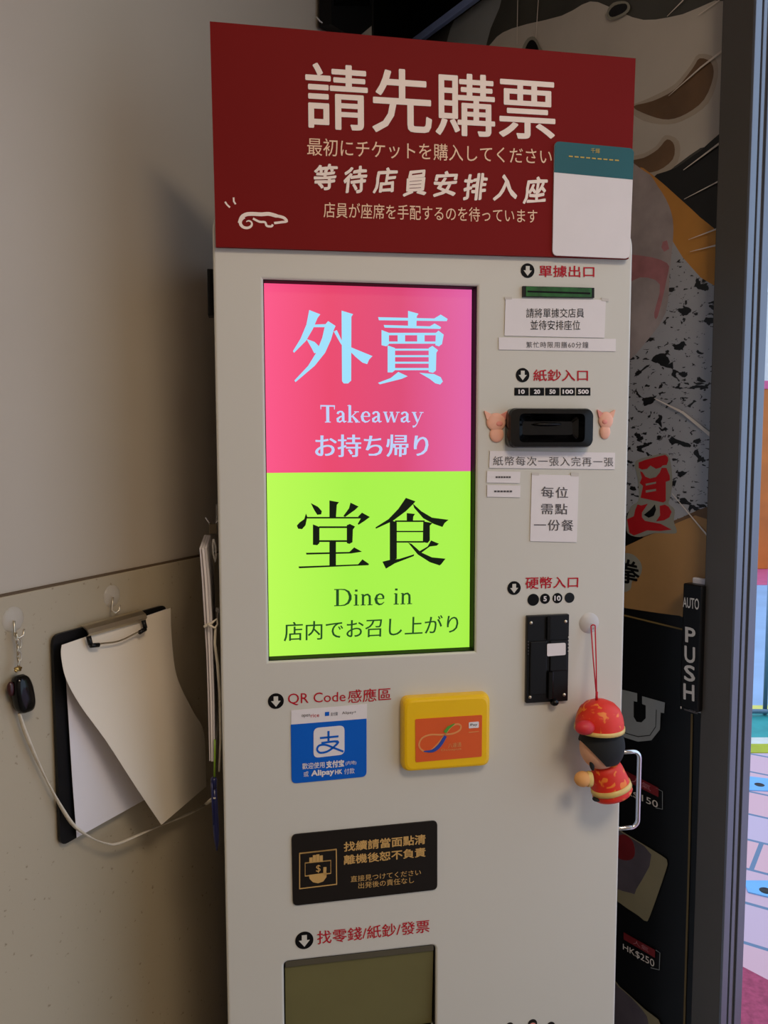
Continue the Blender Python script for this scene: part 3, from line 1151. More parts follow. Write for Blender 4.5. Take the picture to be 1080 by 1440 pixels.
notice([(711, 419.5), (852, 421.5), (850, 475), (709.5, 472)],
       [([(740, 433.5), (821.5, 433.5), (821.5, 446.5), (740, 447)], '請將單據交店員', 'black_ink', {}),
        ([(746, 450), (816, 450.5), (816, 464), (746, 464)], '並待安排座位', 'black_ink', {})],
       'white paper notice with two black lines right below the green receipt outlet',
       tape=[[(710, 417.5), (720, 417.5), (720, 421), (710, 421)], [(846, 418.5), (856, 420), (856, 424), (846, 423)]])
notice([(701.5, 474.5), (866, 476.5), (866, 494), (701.5, 491.5)],
       [([(740, 480.5), (827.5, 480.5), (827.5, 489.5), (740, 489)], '繁忙時限用膳60分鐘', 'grey_ink', {'space': 1.15})],
       'narrow white paper strip with small grey print under the two line notice')
notice([(689, 634), (865, 636.5), (864.5, 660), (688, 658)],
       [([(693.5, 641.5), (862.5, 643), (862.5, 656), (693.5, 654.5)], '紙幣每次一張入完再一張', 'grey_ink', {'space': 1.12})],
       'long white paper strip with one row of characters just below the banknote acceptor', y=-.0015)
notice([(685, 662.5), (732, 663.5), (731, 679.5), (684.5, 678.5)], [], 'small white paper slip, upper of two at left under the long strip', dashes=(697, 719, 671))
notice([(685, 682), (732, 682.8), (731.5, 699.5), (685, 698.5)], [], 'small white paper slip, lower of two at left under the long strip', dashes=(695, 721, 691))
notice([(748, 667), (814, 668.5), (811, 762.5), (745.5, 761)],
       [([(761, 684), (799, 685), (799, 700.5), (761, 700)], '每位', 'grey_ink', {'space': 1.15, 'mincho': .012}),
        ([(761, 708), (798, 708.5), (798, 723.5), (761, 723)], '需點', 'grey_ink', {'space': 1.15, 'mincho': .012}),
        ([(751, 730.5), (806.5, 731), (806.5, 746.5), (751, 746)], '一份餐', 'grey_ink', {'space': 1.15, 'mincho': .012})],
       'portrait white paper with three short lines between banknote and coin inlets',
       tape=[[(748, 664.5), (758, 664.8), (758, 668.5), (748, 668)], [(803, 664.5), (814, 665), (814, 670), (803, 669.5)]])

# pig stickers


def pig(cx, cy, w, h, label, flip):
    y = -.004
    c = FM.pt(cx, cy, y)
    s = 1.07 / FPX
    o = thing('pig_sticker', label, 'sticker', FM, (c.x, y, c.z - h / 2 * s), 'pig stickers by the banknote acceptor')
    mb = MB()
    mb.ell((c.x, -.0015, c.z + h * .14 * s), (w * .40 * s, .0035, h * .28 * s), 'pig')
    part('head', mb, o)
    for k in (-1, 1):
        mb = MB()
        e = Vector((c.x + k * w * .30 * s, -.0015, c.z + h * .36 * s))
        mb.prism(rounded([e + Vector((-k * w * .20 * s, 0, -h * .02 * s)), e + Vector((k * w * .08 * s, 0, -h * .16 * s)), e + Vector((k * w * .20 * s, 0, h * .14 * s))], .002), -.003, 0, 'pig_dark' if k == flip else 'pig')
        part('ear', mb, o)
    mb = MB()
    mb.ell((c.x + flip * w * .10 * s, -.0042, c.z + h * .09 * s), (w * .15 * s, .0016, h * .08 * s), 'pig_dark')
    part('snout', mb, o)
    mb = MB()
    mb.ell((c.x + flip * w * .03 * s, -.0012, c.z - h * .24 * s), (w * .29 * s, .003, h * .24 * s), 'pig')
    part('trunk', mb, o)


pig(698.5, 600, 36, 46, 'pink pig sticker left of the banknote acceptor', 1)
pig(853, 597, 28, 44, 'pink pig sticker right of the banknote acceptor', -1)

# payment sticker
so = FM.pt(462, 1100, -.001)
st = thing('payment_sticker', 'blue and white mobile payment sticker below the QR code heading', 'sticker', FM, (so.x, -.001, so.z))
mb = MB()
mb.sheet(FM, [(409.5, 999), (516, 990), (516, 1012), (409.5, 1020)], -.0008, .0006, 'paper')
for x, w, c, s in ((424, 12, 'grey_ink', 'open'), (437, 12, 'red_ink', 'rice'), (465, 10, 'grey_ink', '支付寶'), (481, 20, 'grey_ink', 'Alipay+')):
    y = 1005 - (x - 424) * .075
    mb.text(FM, [(x, y), (x + w, y - w * .075), (x + w, y + 5 - w * .075), (x, y + 5)], -.0012, s, c)
mb.sheet(FM, [(457, 1001.5), (463, 1001), (463, 1006.5), (457, 1007)], -.0012, .0004, 'blue')
part('logo_strip', mb, st)
mb = MB()
bq = [FM.pt(a, b, -.0008) for a, b in [(409, 1019), (515.5, 1010.5), (515.5, 1092), (410, 1102)]]
rr_ = rounded([bq[3], bq[0], bq[1], bq[2]], .007)
k6 = len(rr_) // 4
mb.prism(rr_[:k6] + [bq[0], bq[1]] + rr_[3 * k6:], -.0010, 0, 'blue')
pay = part('blue_field', mb, st)
mb = MB()
mb.sheet(FM, [(441, 1024), (484.5, 1020), (484.5, 1061), (441, 1066)], -.0014, .0004, 'paper', .007)
mb.stroke(FM, [(450, 1038), (476, 1035.5)], .0026, -.0018, .0004, 'blue')
mb.stroke(FM, [(462, 1028), (462, 1042)], .0028, -.0018, .0004, 'blue')
mb.stroke(FM, catmull([(452, 1045), (475, 1042.5), (470, 1050), (460, 1057), (450, 1058.5), (446, 1054), (449, 1048.5), (458, 1047.5), (470, 1052), (483, 1057)], 4), .0026, -.00182, .0004, 'blue')
part('emblem', mb, pay)
mb = MB()
mb.text(FM, [(425, 1073.5), (456.5, 1071), (456.5, 1079.5), (425, 1082)], -.0014, '歡迎使用', 'paper', bold=.01)
mb.text(FM, [(458.5, 1070), (484, 1068), (484, 1078), (458.5, 1080.5)], -.0014, '支付宝', 'paper', bold=.04)
mb.text(FM, [(486, 1070.5), (501, 1069.3), (501, 1075.5), (486, 1077)], -.0014, '(内地)', 'paper')
mb.text(FM, [(427, 1085), (434, 1084.3), (434, 1092), (427, 1092.7)], -.0014, '或', 'paper')
mb.text(FM, [(437.5, 1083.5), (470, 1080.5), (470, 1091), (437.5, 1094)], -.0014, 'Alipay', 'paper', bold=.04)
mb.text(FM, [(471, 1082.5), (481, 1081.6), (481, 1088), (471, 1089)], -.0014, 'HK', 'paper', bold=.04)
mb.text(FM, [(484, 1081), (498.5, 1079.7), (498.5, 1087.6), (484, 1089)], -.0014, '付款', 'paper')
part('lettering', mb, pay)

# yellow card reader
YR = -.016
ro = FM.pt(628, 1085, YR)
reader = thing('card_reader', 'bright yellow contactless card reader with orange face on the machine front', 'card reader', FM, (ro.x, 0, ro.z))
rq = [FM.pt(a, b, YR) for a, b in [(566, 984), (690, 975.5), (690.5, 1077), (566, 1088)]]
rx0, rx1 = (rq[0].x + rq[3].x) / 2, (rq[1].x + rq[2].x) / 2
rz1, rz0 = (rq[0].z + rq[1].z) / 2, (rq[2].z + rq[3].z) / 2
rcx, rcz = (rx0 + rx1) / 2, (rz0 + rz1) / 2
mb = MB()
rings = []
for s_, y in ((1.0, 0), (1.0, -.008), (.985, -.0125), (.95, -.0155), (.90, -.0165)):
    w, h = (rx1 - rx0) / 2 * s_, (rz1 - rz0) / 2 * s_
    rings.append([Vector((rcx + q.x, y, rcz + q.y)) for q in rounded([Vector((-w, -h)), Vector((w, -h)), Vector((w, h)), Vector((-w, h))], .011, 6)])
n = len(rings[0])
vv = [p for r_ in rings for p in r_]
ff = [[i * n + k, i * n + (k + 1) % n, (i + 1) * n + (k + 1) % n, (i + 1) * n + k] for i in range(len(rings) - 1) for k in range(n)]
ff.append([(len(rings) - 1) * n + k for k in range(n)])
mb.add(vv, ff, 'yellow', False)
part('housing', mb, reader)
mb = MB()
YF = -.0172
mb.sheet(FM, [(584, 1011.5), (678, 1005.5), (677.5, 1064), (584.5, 1072)], YF, .001, 'orange_card', .002)
face = part('card_face', mb, reader)
mb = MB()


def rc(x, y):
    return (360 + x / 3, 950 + y / 3)


loop = [rc(*p) for p in ((865, 212), (850, 205), (825, 215), (800, 245), (770, 285), (735, 318), (705, 318), (688, 295), (700, 265), (735, 250), (780, 250), (830, 245), (860, 230), (865, 212))]
mb.stroke(FM, catmull(loop, 5), .0022, YF - .0004, .0004, 'loop_tan')
mb.stroke(FM, catmull([rc(*p) for p in ((708, 320), (745, 318), (775, 295), (800, 255))], 3), [.0012, .002, .003, .004, .0046, .005, .005, .0048, .0045, .004], YF - .0008, .0004, 'loop_blue')
mb.stroke(FM, [rc(*p) for p in ((797, 240), (812, 220), (838, 203))], [.0045, .004, .001], YF - .0008, .0004, 'loop_green')
part('loop_emblem', mb, face)
mb = MB()
mb.text(FM, [rc(*p) for p in ((810, 286), (866, 280), (866, 300), (810, 306))], YF - .0006, '八達通', 'loop_tan', bold=.01)
mb.text(FM, [rc(*p) for p in ((780, 310), (866, 303), (866, 316), (780, 322))], YF - .0006, 'Octopus', 'loop_tan', bold=.01)
part('lettering', mb, face)
mb = MB()
mb.sheet(FM, [rc(*p) for p in ((898, 198), (940, 194), (940, 220), (898, 223))], YF - .0006, .0005, 'paper', .0012)
mb.text(FM, [rc(*p) for p in ((905, 203), (934, 201), (934, 214), (905, 216))], YF - .0010, 'Pay', 'black_ink')
mb.stroke(FM, [rc(898, 240), rc(940, 236)], .0010, YF - .0006, .0004, 'loop_tan')
part('badge', mb, face)

# dark notice plate
po = FM.pt(513, 1263, -.002)
plate = thing('notice_plate', 'dark brown notice plate with gold print and a hand and banknote icon', 'sign', FM, (po.x, -.002, po.z))
PQ = [(410, 1174), (615, 1154), (615, 1251), (412, 1274)]
mb = MB()
mb.sheet(FM, PQ, -.002, .002, 'plate', .007)
part('plate_sheet', mb, plate)
YP = -.0024


def pc(x, y):
    return (380 + x * 260 / 1080, 1130 + y * 310 / 1288)


mb = MB()
mb.text(FM, [pc(430, 225), pc(908, 178), pc(908, 236), pc(430, 282)], YP, '找續請當面點清', 'tan_ink', bold=.02)
mb.text(FM, [pc(430, 302), pc(908, 255), pc(908, 310), pc(430, 358)], YP, '離機後恕不負責', 'tan_ink', bold=.02)
mb.text(FM, [pc(470, 424), pc(880, 384), pc(880, 418), pc(470, 460)], YP, '直接見つけてください', 'tan_ink')
mb.text(FM, [pc(515, 462), pc(840, 428), pc(840, 464), pc(515, 498)], YP, '出発後の責任なし', 'tan_ink')
part('lettering', mb, plate)
mb = MB()
fr = [(172, 292), (386, 268), (388, 472), (172, 498)]
mb.stroke(FM, [pc(*p) for p in fr + fr[:2]], .0018, YP, .0004, 'tan_ink')
nt_ = [(204, 348), (354, 333), (354, 408), (204, 424)]
mb.stroke(FM, [pc(*p) for p in nt_ + nt_[:2]], .0014, YP, .0004, 'tan_ink')
mb.poly(FM, [pc(*p) for p in ((226, 418), (330, 404), (328, 430), (310, 455), (280, 466), (250, 460), (230, 440))], YP - .0002, .0005, 'tan_ink')
mb.stroke(FM, [pc(318, 420), pc(320, 372)], .0040, YP - .0002, .0005, 'tan_ink')
for k in range(4):
    x = 238 + k * 20
    mb.stroke(FM, [pc(x, 346 - k * 2), pc(x, 316 - [0, 12, 14, 6][k] - k * 2)], .0042, YP - .0002, .0005, 'tan_ink')
mb.text(FM, [pc(268, 360), pc(294, 357), pc(294, 403), pc(268, 406)], YP - .0002, '$', 'tan_ink')
part('hand_icon', mb, plate)

# cloudy suction disc and the hanging plush charm
do = FM.pt(830, 877, -.004)
disc = thing('suction_hook', 'round cloudy suction disc on the machine front holding the red cord', 'hook', FM, (do.x, 0, do.z))
mb = MB()
mb.lathe((do.x, 0, do.z), [(0, .004), (.006, .0038), (.012, .002), (.0145, .0)], 'grey_disc', axis='Y', seg=32)
part('disc', mb, disc)
mb = MB()
hk = FM.pt(832, 880, -.006)
mb.tube([(hk.x, -.003, hk.z + .002), (hk.x, -.010, hk.z + .002), (hk.x, -.011, hk.z - .004), (hk.x, -.011, hk.z - .001)], .0012, 'clear', seg=8)
part('hook', mb, disc)

YD = -.040
dc = FM.pt(848, 1120, YD)
doll = thing('plush_charm', 'small plush doll charm in red cap and red coat hanging by a red cord', 'charm', FM, (dc.x, YD, dc.z))
sd = 1.03 / FPX


def dp(px, py, dy=0.0):
    p = FM.pt(px, py, YD)
    return Vector((p.x, YD + dy, p.z))


mb = MB()
top = dp(839, 981)
a = Vector((hk.x - .0005, -.0115, hk.z + .0015))
mb.tube([a + Vector((-.003, 0, 0)), a.lerp(top, .5) + Vector((-.002, 0, 0)), top], .0009, 'red_cord', seg=8)
mb.tube([a + Vector((.003, 0, 0)), a.lerp(top, .5) + Vector((.002, 0, 0)), top], .0009, 'red_cord', seg=8)
mb.tube([a + Vector((-.003, 0, 0)), a + Vector((0, -.001, .0015)), a + Vector((.003, 0, 0))], .0009, 'red_cord', seg=8)
mb.tube([top + Vector((0, 0, .008)), top - Vector((0, 0, .003))], .0018, 'red_cord', seg=8)
part('cord', mb, doll)
c = dp(842, 1020)
mb = MB()
w = 35 * sd
mb.lathe((c.x + .001, YD, c.z), [(w * 1.02, -.001), (w * 1.01, .006), (w * .96, .014), (w * .84, .023), (w * .62, .030), (w * .30, .0345), (.0005, .036)], 'toy_red', seg=36)
hat = part('cap', mb, doll)
mb = MB()
p1 = dp(814, 1016, -.020)
mb.ell(p1, (15 * sd, .010, 10.5 * sd), 'toy_pink')
part('ear_flap', mb, hat)
mb = MB()
mb.lathe((c.x + .001, YD, c.z - .002), [(w * .98, .002), (w * 1.06, .0015), (w * 1.06, -.0035), (w * .97, -.004)], 'toy_gold', seg=36)
part('cap_band', mb, hat)
# face and hair
mb = MB()
hc = dp(845, 1050)
mb.ell((hc.x - .001, YD, hc.z), (31 * sd, .026, 33 * sd), 'skin')
part('head', mb, doll)
mb = MB()
bm = bmesh.new()
bmesh.ops.create_uvsphere(bm, u_segments=40, v_segments=24, radius=1)


# hair wraps round the back, fringe over the brow, cheek bare at the lower left
for pc0, pn in (((0, 0, .74), (0, 0, 1)), ((0, 0, -.62), (0, 0, -1)), ((-.70 * .50, 0, -.71 * .50), (-.70, 0, -.71))):
    bmesh.ops.bisect_plane(bm, geom=list(bm.verts) + list(bm.edges) + list(bm.faces), plane_co=pc0, plane_no=pn, clear_outer=True)
for v in bm.verts:
    v.co = Vector((hc.x + .0005 + v.co.x * 35 * sd, YD + v.co.y * .0285, hc.z + .002 + v.co.z * 38 * sd))
mb.bm(bm, 'toy_black', True)
part('hair', mb, doll)
# coat
mb = MB()
bc0 = dp(857, 1097)
rot = Matrix.Rotation(R(-15), 3, 'Y')
prof = [(0, .024), (21 * sd, .023), (24 * sd, .016), (27 * sd, .004), (30 * sd, -.008), (31 * sd, -.018), (28 * sd, -.0225), (0, -.0235)]
mb.lathe(bc0, prof, 'toy_red', rot=rot, seg=32, sy=.85)
coat = part('coat', mb, doll)
mb = MB()
mb.lathe(bc0, [(29.0 * sd, -.0055), (30.4 * sd, -.0055), (31.6 * sd, -.0125), (30.5 * sd, -.0128)], 'toy_gold', rot=rot, seg=32, sy=.87)
part('reflective_band', mb, coat)
mb = MB()
mb.ell(dp(827, 1072, -.012), (3.2 * sd, .004, 8 * sd), 'toy_black', rot=Matrix.Rotation(R(-14), 3, 'Y'))
part('collar_tip', mb, doll)
mb = MB()
mb.ell(dp(816, 1092, -.008), (13 * sd, .010, 11.5 * sd), 'toy_hand')
arm = part('mitten', mb, doll)
mb = MB()
mb.lathe(dp(825, 1092, -.008), [(11.5 * sd, -.003), (12 * sd, 0), (11.5 * sd, .003)], 'toy_gold', rot=Matrix.Rotation(R(90), 3, 'Y'), seg=20, sy=.8)
part('cuff', mb, arm)
mb = MB()
mb.ell(dp(836, 1121, -.006), (6 * sd, .006, 3.2 * sd), 'toy_black')
part('shoe', mb, doll)

# ================================================================== BUNDLE HANGING ON THE MACHINE'S LEFT FLANK
bo2 = FM.ptx(297, 900, kl - .010)


def lp(px, py, y):
    return FM.pt(px, py, y)


HY = .10
ho = lp(304, 742, HY)
hk2 = thing('wall_hook', 'clear hook with bulldog clip on the machine flank above the white sheets', 'hook', FM, (ho.x, HY, ho.z), 'clear hooks')
mb = MB()
mb.tube([(kl + .003, HY, lp(304, 708, HY).z), lp(304, 710, HY), lp(305, 725, HY), lp(303, 742, HY), lp(300, 746, HY)], .0009, 'clear', seg=8)
part('hook_wire', mb, hk2)
mb = MB()
p = lp(299.5, 744, HY)
mb.box((p.x - .005, HY - .012, p.z - .006), (p.x + .006, HY + .012, p.z + .008), mat('clip_brown', (104, 92, 72), .35, metal=.6), .001, 2)
clip2 = part('bulldog_clip', mb, hk2)
mb = MB()
mb.tube([p + Vector((-.003, 0, .006)), p + Vector((-.010, 0, .016))], .0010, 'chrome', seg=8)
mb.tube([p + Vector((.003, 0, .006)), p + Vector((.007, 0, .012))], .0010, 'chrome', seg=8)
part('clip_lever', mb, clip2)

so_ = lp(298, 1040, HY)
bundle = thing('paper_bundle', 'bundle of white sheets hanging edge on beside the machine left flank', 'papers', FM, (so_.x, HY, so_.z))
mb = MB()
edge = [(284, 761, 294), (287, 800, 298), (290, 850, 301), (293, 900, 302), (295, 960, 304), (297, 1042, 305)]
for sh in range(3):
    vv, ff = [], []
    for k, (a, b, c_) in enumerate(edge):
        x = a + (c_ - a) * sh / 3.0
        xx = x + (c_ - a) / 3.0
        q0, q1 = lp(x, b, HY), lp(xx, b, HY)
        for yy in (HY - .075, HY + .075):
            vv.append(Vector((q0.x, yy, q0.z)))
            vv.append(Vector((q1.x - .0004, yy + (.006, 0, -.004)[sh], q0.z)))
    n = len(edge)
    for k in range(n - 1):
        b_ = k * 4
        ff += [[b_, b_ + 4, b_ + 6, b_ + 2], [b_ + 1, b_ + 3, b_ + 7, b_ + 5], [b_, b_ + 1, b_ + 5, b_ + 4], [b_ + 2, b_ + 6, b_ + 7, b_ + 3]]
    ff += [[0, 2, 3, 1], [4 * n - 4, 4 * n - 3, 4 * n - 1, 4 * n - 2]]
    mb.add(vv, ff, 'paper')
part('sheet_stack', mb, bundle)
mb = MB()
mb.tube([lp(300, 758, .02), lp(303, 768, .02), lp(304, 782, .02), lp(303, 790, .02), lp(300, 780, .02), lp(299, 766, .02), lp(300, 758, .02)], .0012, 'clear', seg=8)
part('plastic_tag', mb, bundle)

ko = lp(298, 880, .02)
knot = thing('ribbon_knot', 'white ribbon tied in a knot around the hanging white sheets', 'ribbon', FM, (ko.x, .02, ko.z))
mb = MB()
mb.tube([lp(287, 882, .02), lp(291, 879, .02), lp(298, 876, .018), lp(305, 870, .02), lp(306, 878, .02), lp(302, 883, .016), lp(296, 880, .016), lp(292, 877, .018)], [.0022, .002, .0016, .0014, .0014, .0016, .0016, .0014], 'ribbon', seg=8)
mb.tube([lp(303, 882, .02), lp(302, 905, .022), lp(306, 935, .022), lp(309, 975, .022), lp(310, 1040, .022), lp(308, 1085, .022)], [.0015, .0018, .002, .0018, .0015, .001], 'ribbon', seg=8)
mb.ell(lp(306, 858, .03), (.003, .003, .004), 'clear')
mb.tube([lp(306, 860, .03), lp(305.5, 870, .02)], .0010, 'clear', seg=6)
part('tail', mb, knot)

pno = lp(303, 1195, .02)
pen = thing('ballpoint_pen', 'dark blue ballpoint pen hanging point down from a green cord beside the machine', 'pen', FM, (pno.x, .02, pno.z))
mb = MB()
mb.tube([lp(302, 1040, .02), lp(302, 1065, .02), lp(301.5, 1093, .02)], .0013, 'green_cord', seg=8)
part('cord', mb, pen)
mb = MB()
mb.tube([lp(300.5, 1093, .02), lp(300.7, 1096, .02), lp(300.8, 1108, .02)], [.003, .0044, .0044], 'navy', seg=14)
part('pen_cap', mb, pen)
mb = MB()
mb.tube([lp(300.8, 1108, .02), lp(302, 1130, .02), lp(303.5, 1160, .02), lp(304.5, 1180, .02), lp(305, 1196, .02)], [.0038, .004, .0042, .0036, .001], 'navy', seg=14)
part('barrel', mb, pen)
mb = MB()
mb.tube([lp(298, 1100, .014), lp(298.5, 1125, .014), lp(300, 1160, .014)], [.0014, .0012, .0008], 'navy', seg=8)
part('pocket_clip', mb, pen)

# ================================================================== LEFT WALL THINGS
def wp(px, py, off=0.0):
    return FW.pt(px, py, -off)


def suction_hook(cx, cy, tip, label):
    o = wp(cx, cy)
    t = thing('wall_hook', label, 'hook', FW, (o.x, 0, o.z), 'clear hooks')
    mb = MB()
    mb.lathe((o.x, 0, o.z), [(0, .005), (.006, .0045), (.012, .002), (.0155, .0004), (.0155, 0)], 'clear', axis='Y', seg=28)
    part('suction_cup', mb, t)
    mb = MB()
    a = wp(cx + 2, cy + 2, .007)
    b = wp(tip[0], tip[1], .008)
    mb.tube([a, a.lerp(b, .5), b, b + Vector((.003, -.004, -.004)), b + Vector((.008, -.006, -.001)), b + Vector((.009, -.006, .006))], .0013, 'steel', seg=8)
    part('hook', mb, t)


suction_hook(157, 838, (157, 858), 'clear suction hook on the wall above the clipboard')
suction_hook(18, 871, (20, 893), 'clear suction hook at left edge above the key fob')

# clipboard
cb = wp(190, 1185)
YCB = .008
clipb = thing('clipboard', 'black clipboard with white sheets hanging on the left wall', 'clipboard', FW, (cb.x, 0, cb.z))
tl, tr, bl = wp(73, 905, YCB), wp(234, 853, YCB), wp(87, 1190, YCB)
bx0 = (tl.x + bl.x) / 2
bx1 = tr.x
bz1 = (wp(120, 878, YCB).z + wp(234, 853, YCB).z) / 2
bz0 = bl.z
mb = MB()
mb.prism(rounded([Vector((bx0, 0, bz0)), Vector((bx1, 0, bz0)), Vector((bx1, 0, bz1)), Vector((bx0, 0, bz1))], .012), -YCB, -YCB + .004, 'black')
part('board', mb, clipb)


def surf(rows, mt, th=.0003):
    """sheet through rows of 3-D points"""
    n, m = len(rows), len(rows[0])
    v = [p for r_ in rows for p in r_]
    f = [[i * m + k, i * m + k + 1, (i + 1) * m + k + 1, (i + 1) * m + k] for i in range(n - 1) for k in range(m - 1)]
    mb = MB()
    mb.add(v, f, mt, True)
    mb.add([p + Vector((0, th, 0)) for p in v], [q[::-1] for q in f], mt, True)
    return mb


L = catmull([(90, 906, .012), (93, 955, .012), (97, 1020, .012), (102, 1100, .012), (108, 1178, .013)], 4)
Rt = catmull([(235, 856, .012), (236, 900, .012), (237, 960, .012), (238, 1030, .012), (239, 1105, .012)], 4)
rows = [[wp(a[0] + (b[0] - a[0]) * k / 8, a[1] + (b[1] - a[1]) * k / 8, a[2] + (b[2] - a[2]) * k / 8) for k in range(9)] for a, b in zip(L, Rt)]
part('paper_sheet', surf(rows, 'paper'), clipb, 'lower white sheet lying flat')
L = catmull([(87, 907, .0145), (86, 922, .018), (93, 955, .026), (113, 992, .034), (150, 1043, .046), (190, 1105, .060), (227, 1160, .066)], 4)
Rt = catmull([(240, 855, .0145), (241, 890, .017), (246, 940, .022), (256, 970, .024), (273, 1003, .021), (287, 1032, .013), (290, 1106, .010)], 4)
rows = []
for a, b in zip(L, Rt):
    row = []
    for k in range(13):
        t = k / 12
        bulge = .006 * math.sin(math.pi * t) * min(1, (a[1] - 905) / 120)
        row.append(wp(a[0] + (b[0] - a[0]) * t, a[1] + (b[1] - a[1]) * t, a[2] + (b[2] - a[2]) * t + bulge))
    rows.append(row)
part('paper_sheet', surf(rows, 'paper_warm'), clipb, 'upper cream sheet curling out to the right')
# metal clip
mb = MB()
ca, cb_ = wp(122, 893, .018), wp(204, 866, .018)
zc = (ca.z + cb_.z) / 2
prof = [(-.008, .010), (-.013, .009), (-.019, .005), (-.022, .000), (-.019, -.004)]
vv, ff = [], []
for x in (ca.x, cb_.x):
    for y, z in prof:
        vv.append(Vector((x, y, zc + z)))
    for y, z in prof[::-1]:
        vv.append(Vector((x, y + .0015, zc + z - .0012)))
n = len(prof) * 2
ff = [[k, (k + 1) % n, n + (k + 1) % n, n + k] for k in range(n)] + [list(range(n))[::-1], [n + k for k in range(n)]]
mb.add(vv, ff, 'steel')
jaw = part('clip_plate', mb, clipb, 'steel clip')
mb = MB()
q0, q1 = wp(129, 908, .024), wp(200, 886, .024)
zw = (q0.z + q1.z) / 2
pts = []
for k in range(9):
    t = k / 8
    pts.append(Vector((q0.x + (q1.x - q0.x) * t, -.026, zw - .002 + .0025 * math.cos(t * 2 * math.pi))))
mb.tube(pts, .0012, 'steel', seg=8)
part('clip_wire', mb, jaw)
for q_ in (q0, q1):
    sgn = 1 if q_ is q0 else -1
    mb = MB()
    mb.tube([Vector((q_.x - sgn * .004, -.023, zw + .013)), Vector((q_.x - sgn * .004, -.026, zw + .002))], .0032, 'black', seg=10)
    mb.tube([Vector((q_.x - sgn * .004, -.026, zw + .001)), Vector((q_.x + sgn * .009, -.027, zw - .001))], .0030, 'black', seg=10)
    part('rubber_tip', mb, jaw)

# key fob on its chain
fo = wp(32, 1002, .012)
fob = thing('key_fob', 'black oval remote key fob hanging by a chain at the left edge of the wall', 'key fob', FW, (fo.x, 0, fo.z))
mb = MB()
fz1, fz0 = wp(30, 948, .012).z, wp(34, 1003, .012).z
fx0, fx1 = wp(17, 975, .012).x, wp(47, 975, .012).x
fc = Vector(((fx0 + fx1) / 2, -.013, (fz0 + fz1) / 2))
rings = []
for s_, y in ((.70, -.004), (.95, -.007), (1.0, -.012), (.94, -.017), (.72, -.020), (.3, -.0212)):
    w, h = (fx1 - fx0) / 2 * s_ * .86, (fz1 - fz0) / 2 * s_
    rr_ = []
    for k in range(40):
        t = 2 * math.pi * k / 40
        ca_, sa_ = math.cos(t), math.sin(t)
        qx = math.copysign(abs(ca_) ** .62, ca_) * w * (1.0 - .10 * sa_)
        qz = math.copysign(abs(sa_) ** .80, sa_) * h
        rr_.append(Vector((fc.x + qx - qz * .14, y, fc.z + qz)))
    rings.append(rr_)
n = len(rings[0])
vv = [p for r_ in rings for p in r_]
ff = [[i * n + k, i * n + (k + 1) % n, (i + 1) * n + (k + 1) % n, (i + 1) * n + k] for i in range(len(rings) - 1) for k in range(n)]
ff += [[(len(rings) - 1) * n + k for k in range(n)], list(range(n))[::-1]]
mb.add(vv, ff, 'black_gloss', True)
part('casing', mb, fob)
mb = MB()
p = wp(15, 969, .010)
mb.ell(p, (.0045, .004, .009), mat('dark_red_button', (58, 20, 20), .35))
part('side_button', mb, fob)
mb = MB()
chain = [wp(23, 897, .012), wp(28, 905, .012), wp(25, 914, .012), wp(28, 923, .012), wp(26, 932, .012)]
for k, p in enumerate(chain):
    pts = []
    for j in range(12):
        t = j * math.pi / 6
        if k % 2:
            pts.append(p + Vector((.0028 * math.cos(t), .001, .0062 * math.sin(t))))
        else:
            pts.append(p + Vector((.0014 * math.cos(t), .0028 * math.cos(t), .0062 * math.sin(t))))
    mb.tube(pts, .0009, 'steel', seg=6, closed=True)
part('chain', mb, fob)
mb = MB()
p = wp(24, 941, .014)
for a in (-.7, .2, .9, 2.3):
    mb.tube([p + Vector((math.cos(a) * .006, -.001, math.sin(a) * .003)), p, p - Vector((math.cos(a) * .005, .002, math.sin(a) * .003))], .0012, 'brass', seg=6)
mb.ell(p, (.003, .003, .003), 'brass', seg=10, rings=8)
part('bow', mb, fob)

# long ribbon from the fob under the clipboard to the pen
rb = [(27, 1003, .010), (34, 1026, .010), (48, 1060, .010), (66, 1098, .010), (88, 1138, .014), (105, 1162, .020), (128, 1178, .022), (150, 1186, .024), (165, 1186, .026), (195, 1174, .03), (228, 1160, .03), (262, 1146, .018), (288, 1132, .010)]
rb = catmull(rb, 4)
pts = [wp(*p) for p in rb]
_q = FM.world(lp(300.5, 1122, .016)) - FW.o
_e = Vector((_q.dot(FW.X), _q.dot(FW.Y), _q.z))
pts += [pts[-1].lerp(_e, .5), _e]
n = len(pts)
mb = MB()
wid = [(.0016 + .0022 * abs(math.sin(i * .23 + .4))) for i in range(n)]
mb.tube(pts, wid, 'ribbon', seg=8, flat=(1.0, .5))
single('plastic_ribbon', mb, FW, tuple(pts[20]), 'thin white plastic ribbon sagging from the key fob to the pen below the clipboard', 'ribbon')

# speaker box high in the corner
sp0 = wp(460, 30, 0)
so2 = wp(500, 48, .03)
spk = thing('wall_speaker', 'slim black speaker with tapered bottom high on the left wall above the banner', 'speaker', FW, (so2.x, 0, so2.z))
mb = MB()
mb.prism([wp(a, b, .03) for a, b in ((466, -120), (523, -120), (523, 36), (506, 50), (487, 47), (466, 34))], -.03, -.004, 'black_ink')
part('housing', mb, spk)
mb = MB()
mb.prism([wp(a, b, .032) for a, b in ((471, -100), (519, -100), (519, 8), (471, 8))], -.033, -.030, 'black_gloss')
part('grille', mb, spk)
mb = MB()
mb.tube([wp(445, 24, .004), wp(450, 30, .008), wp(457, 35, .012), wp(464, 35, .016), wp(472, 38, .02)], .0014, 'grey_disc', seg=8)
part('cable', mb, spk)

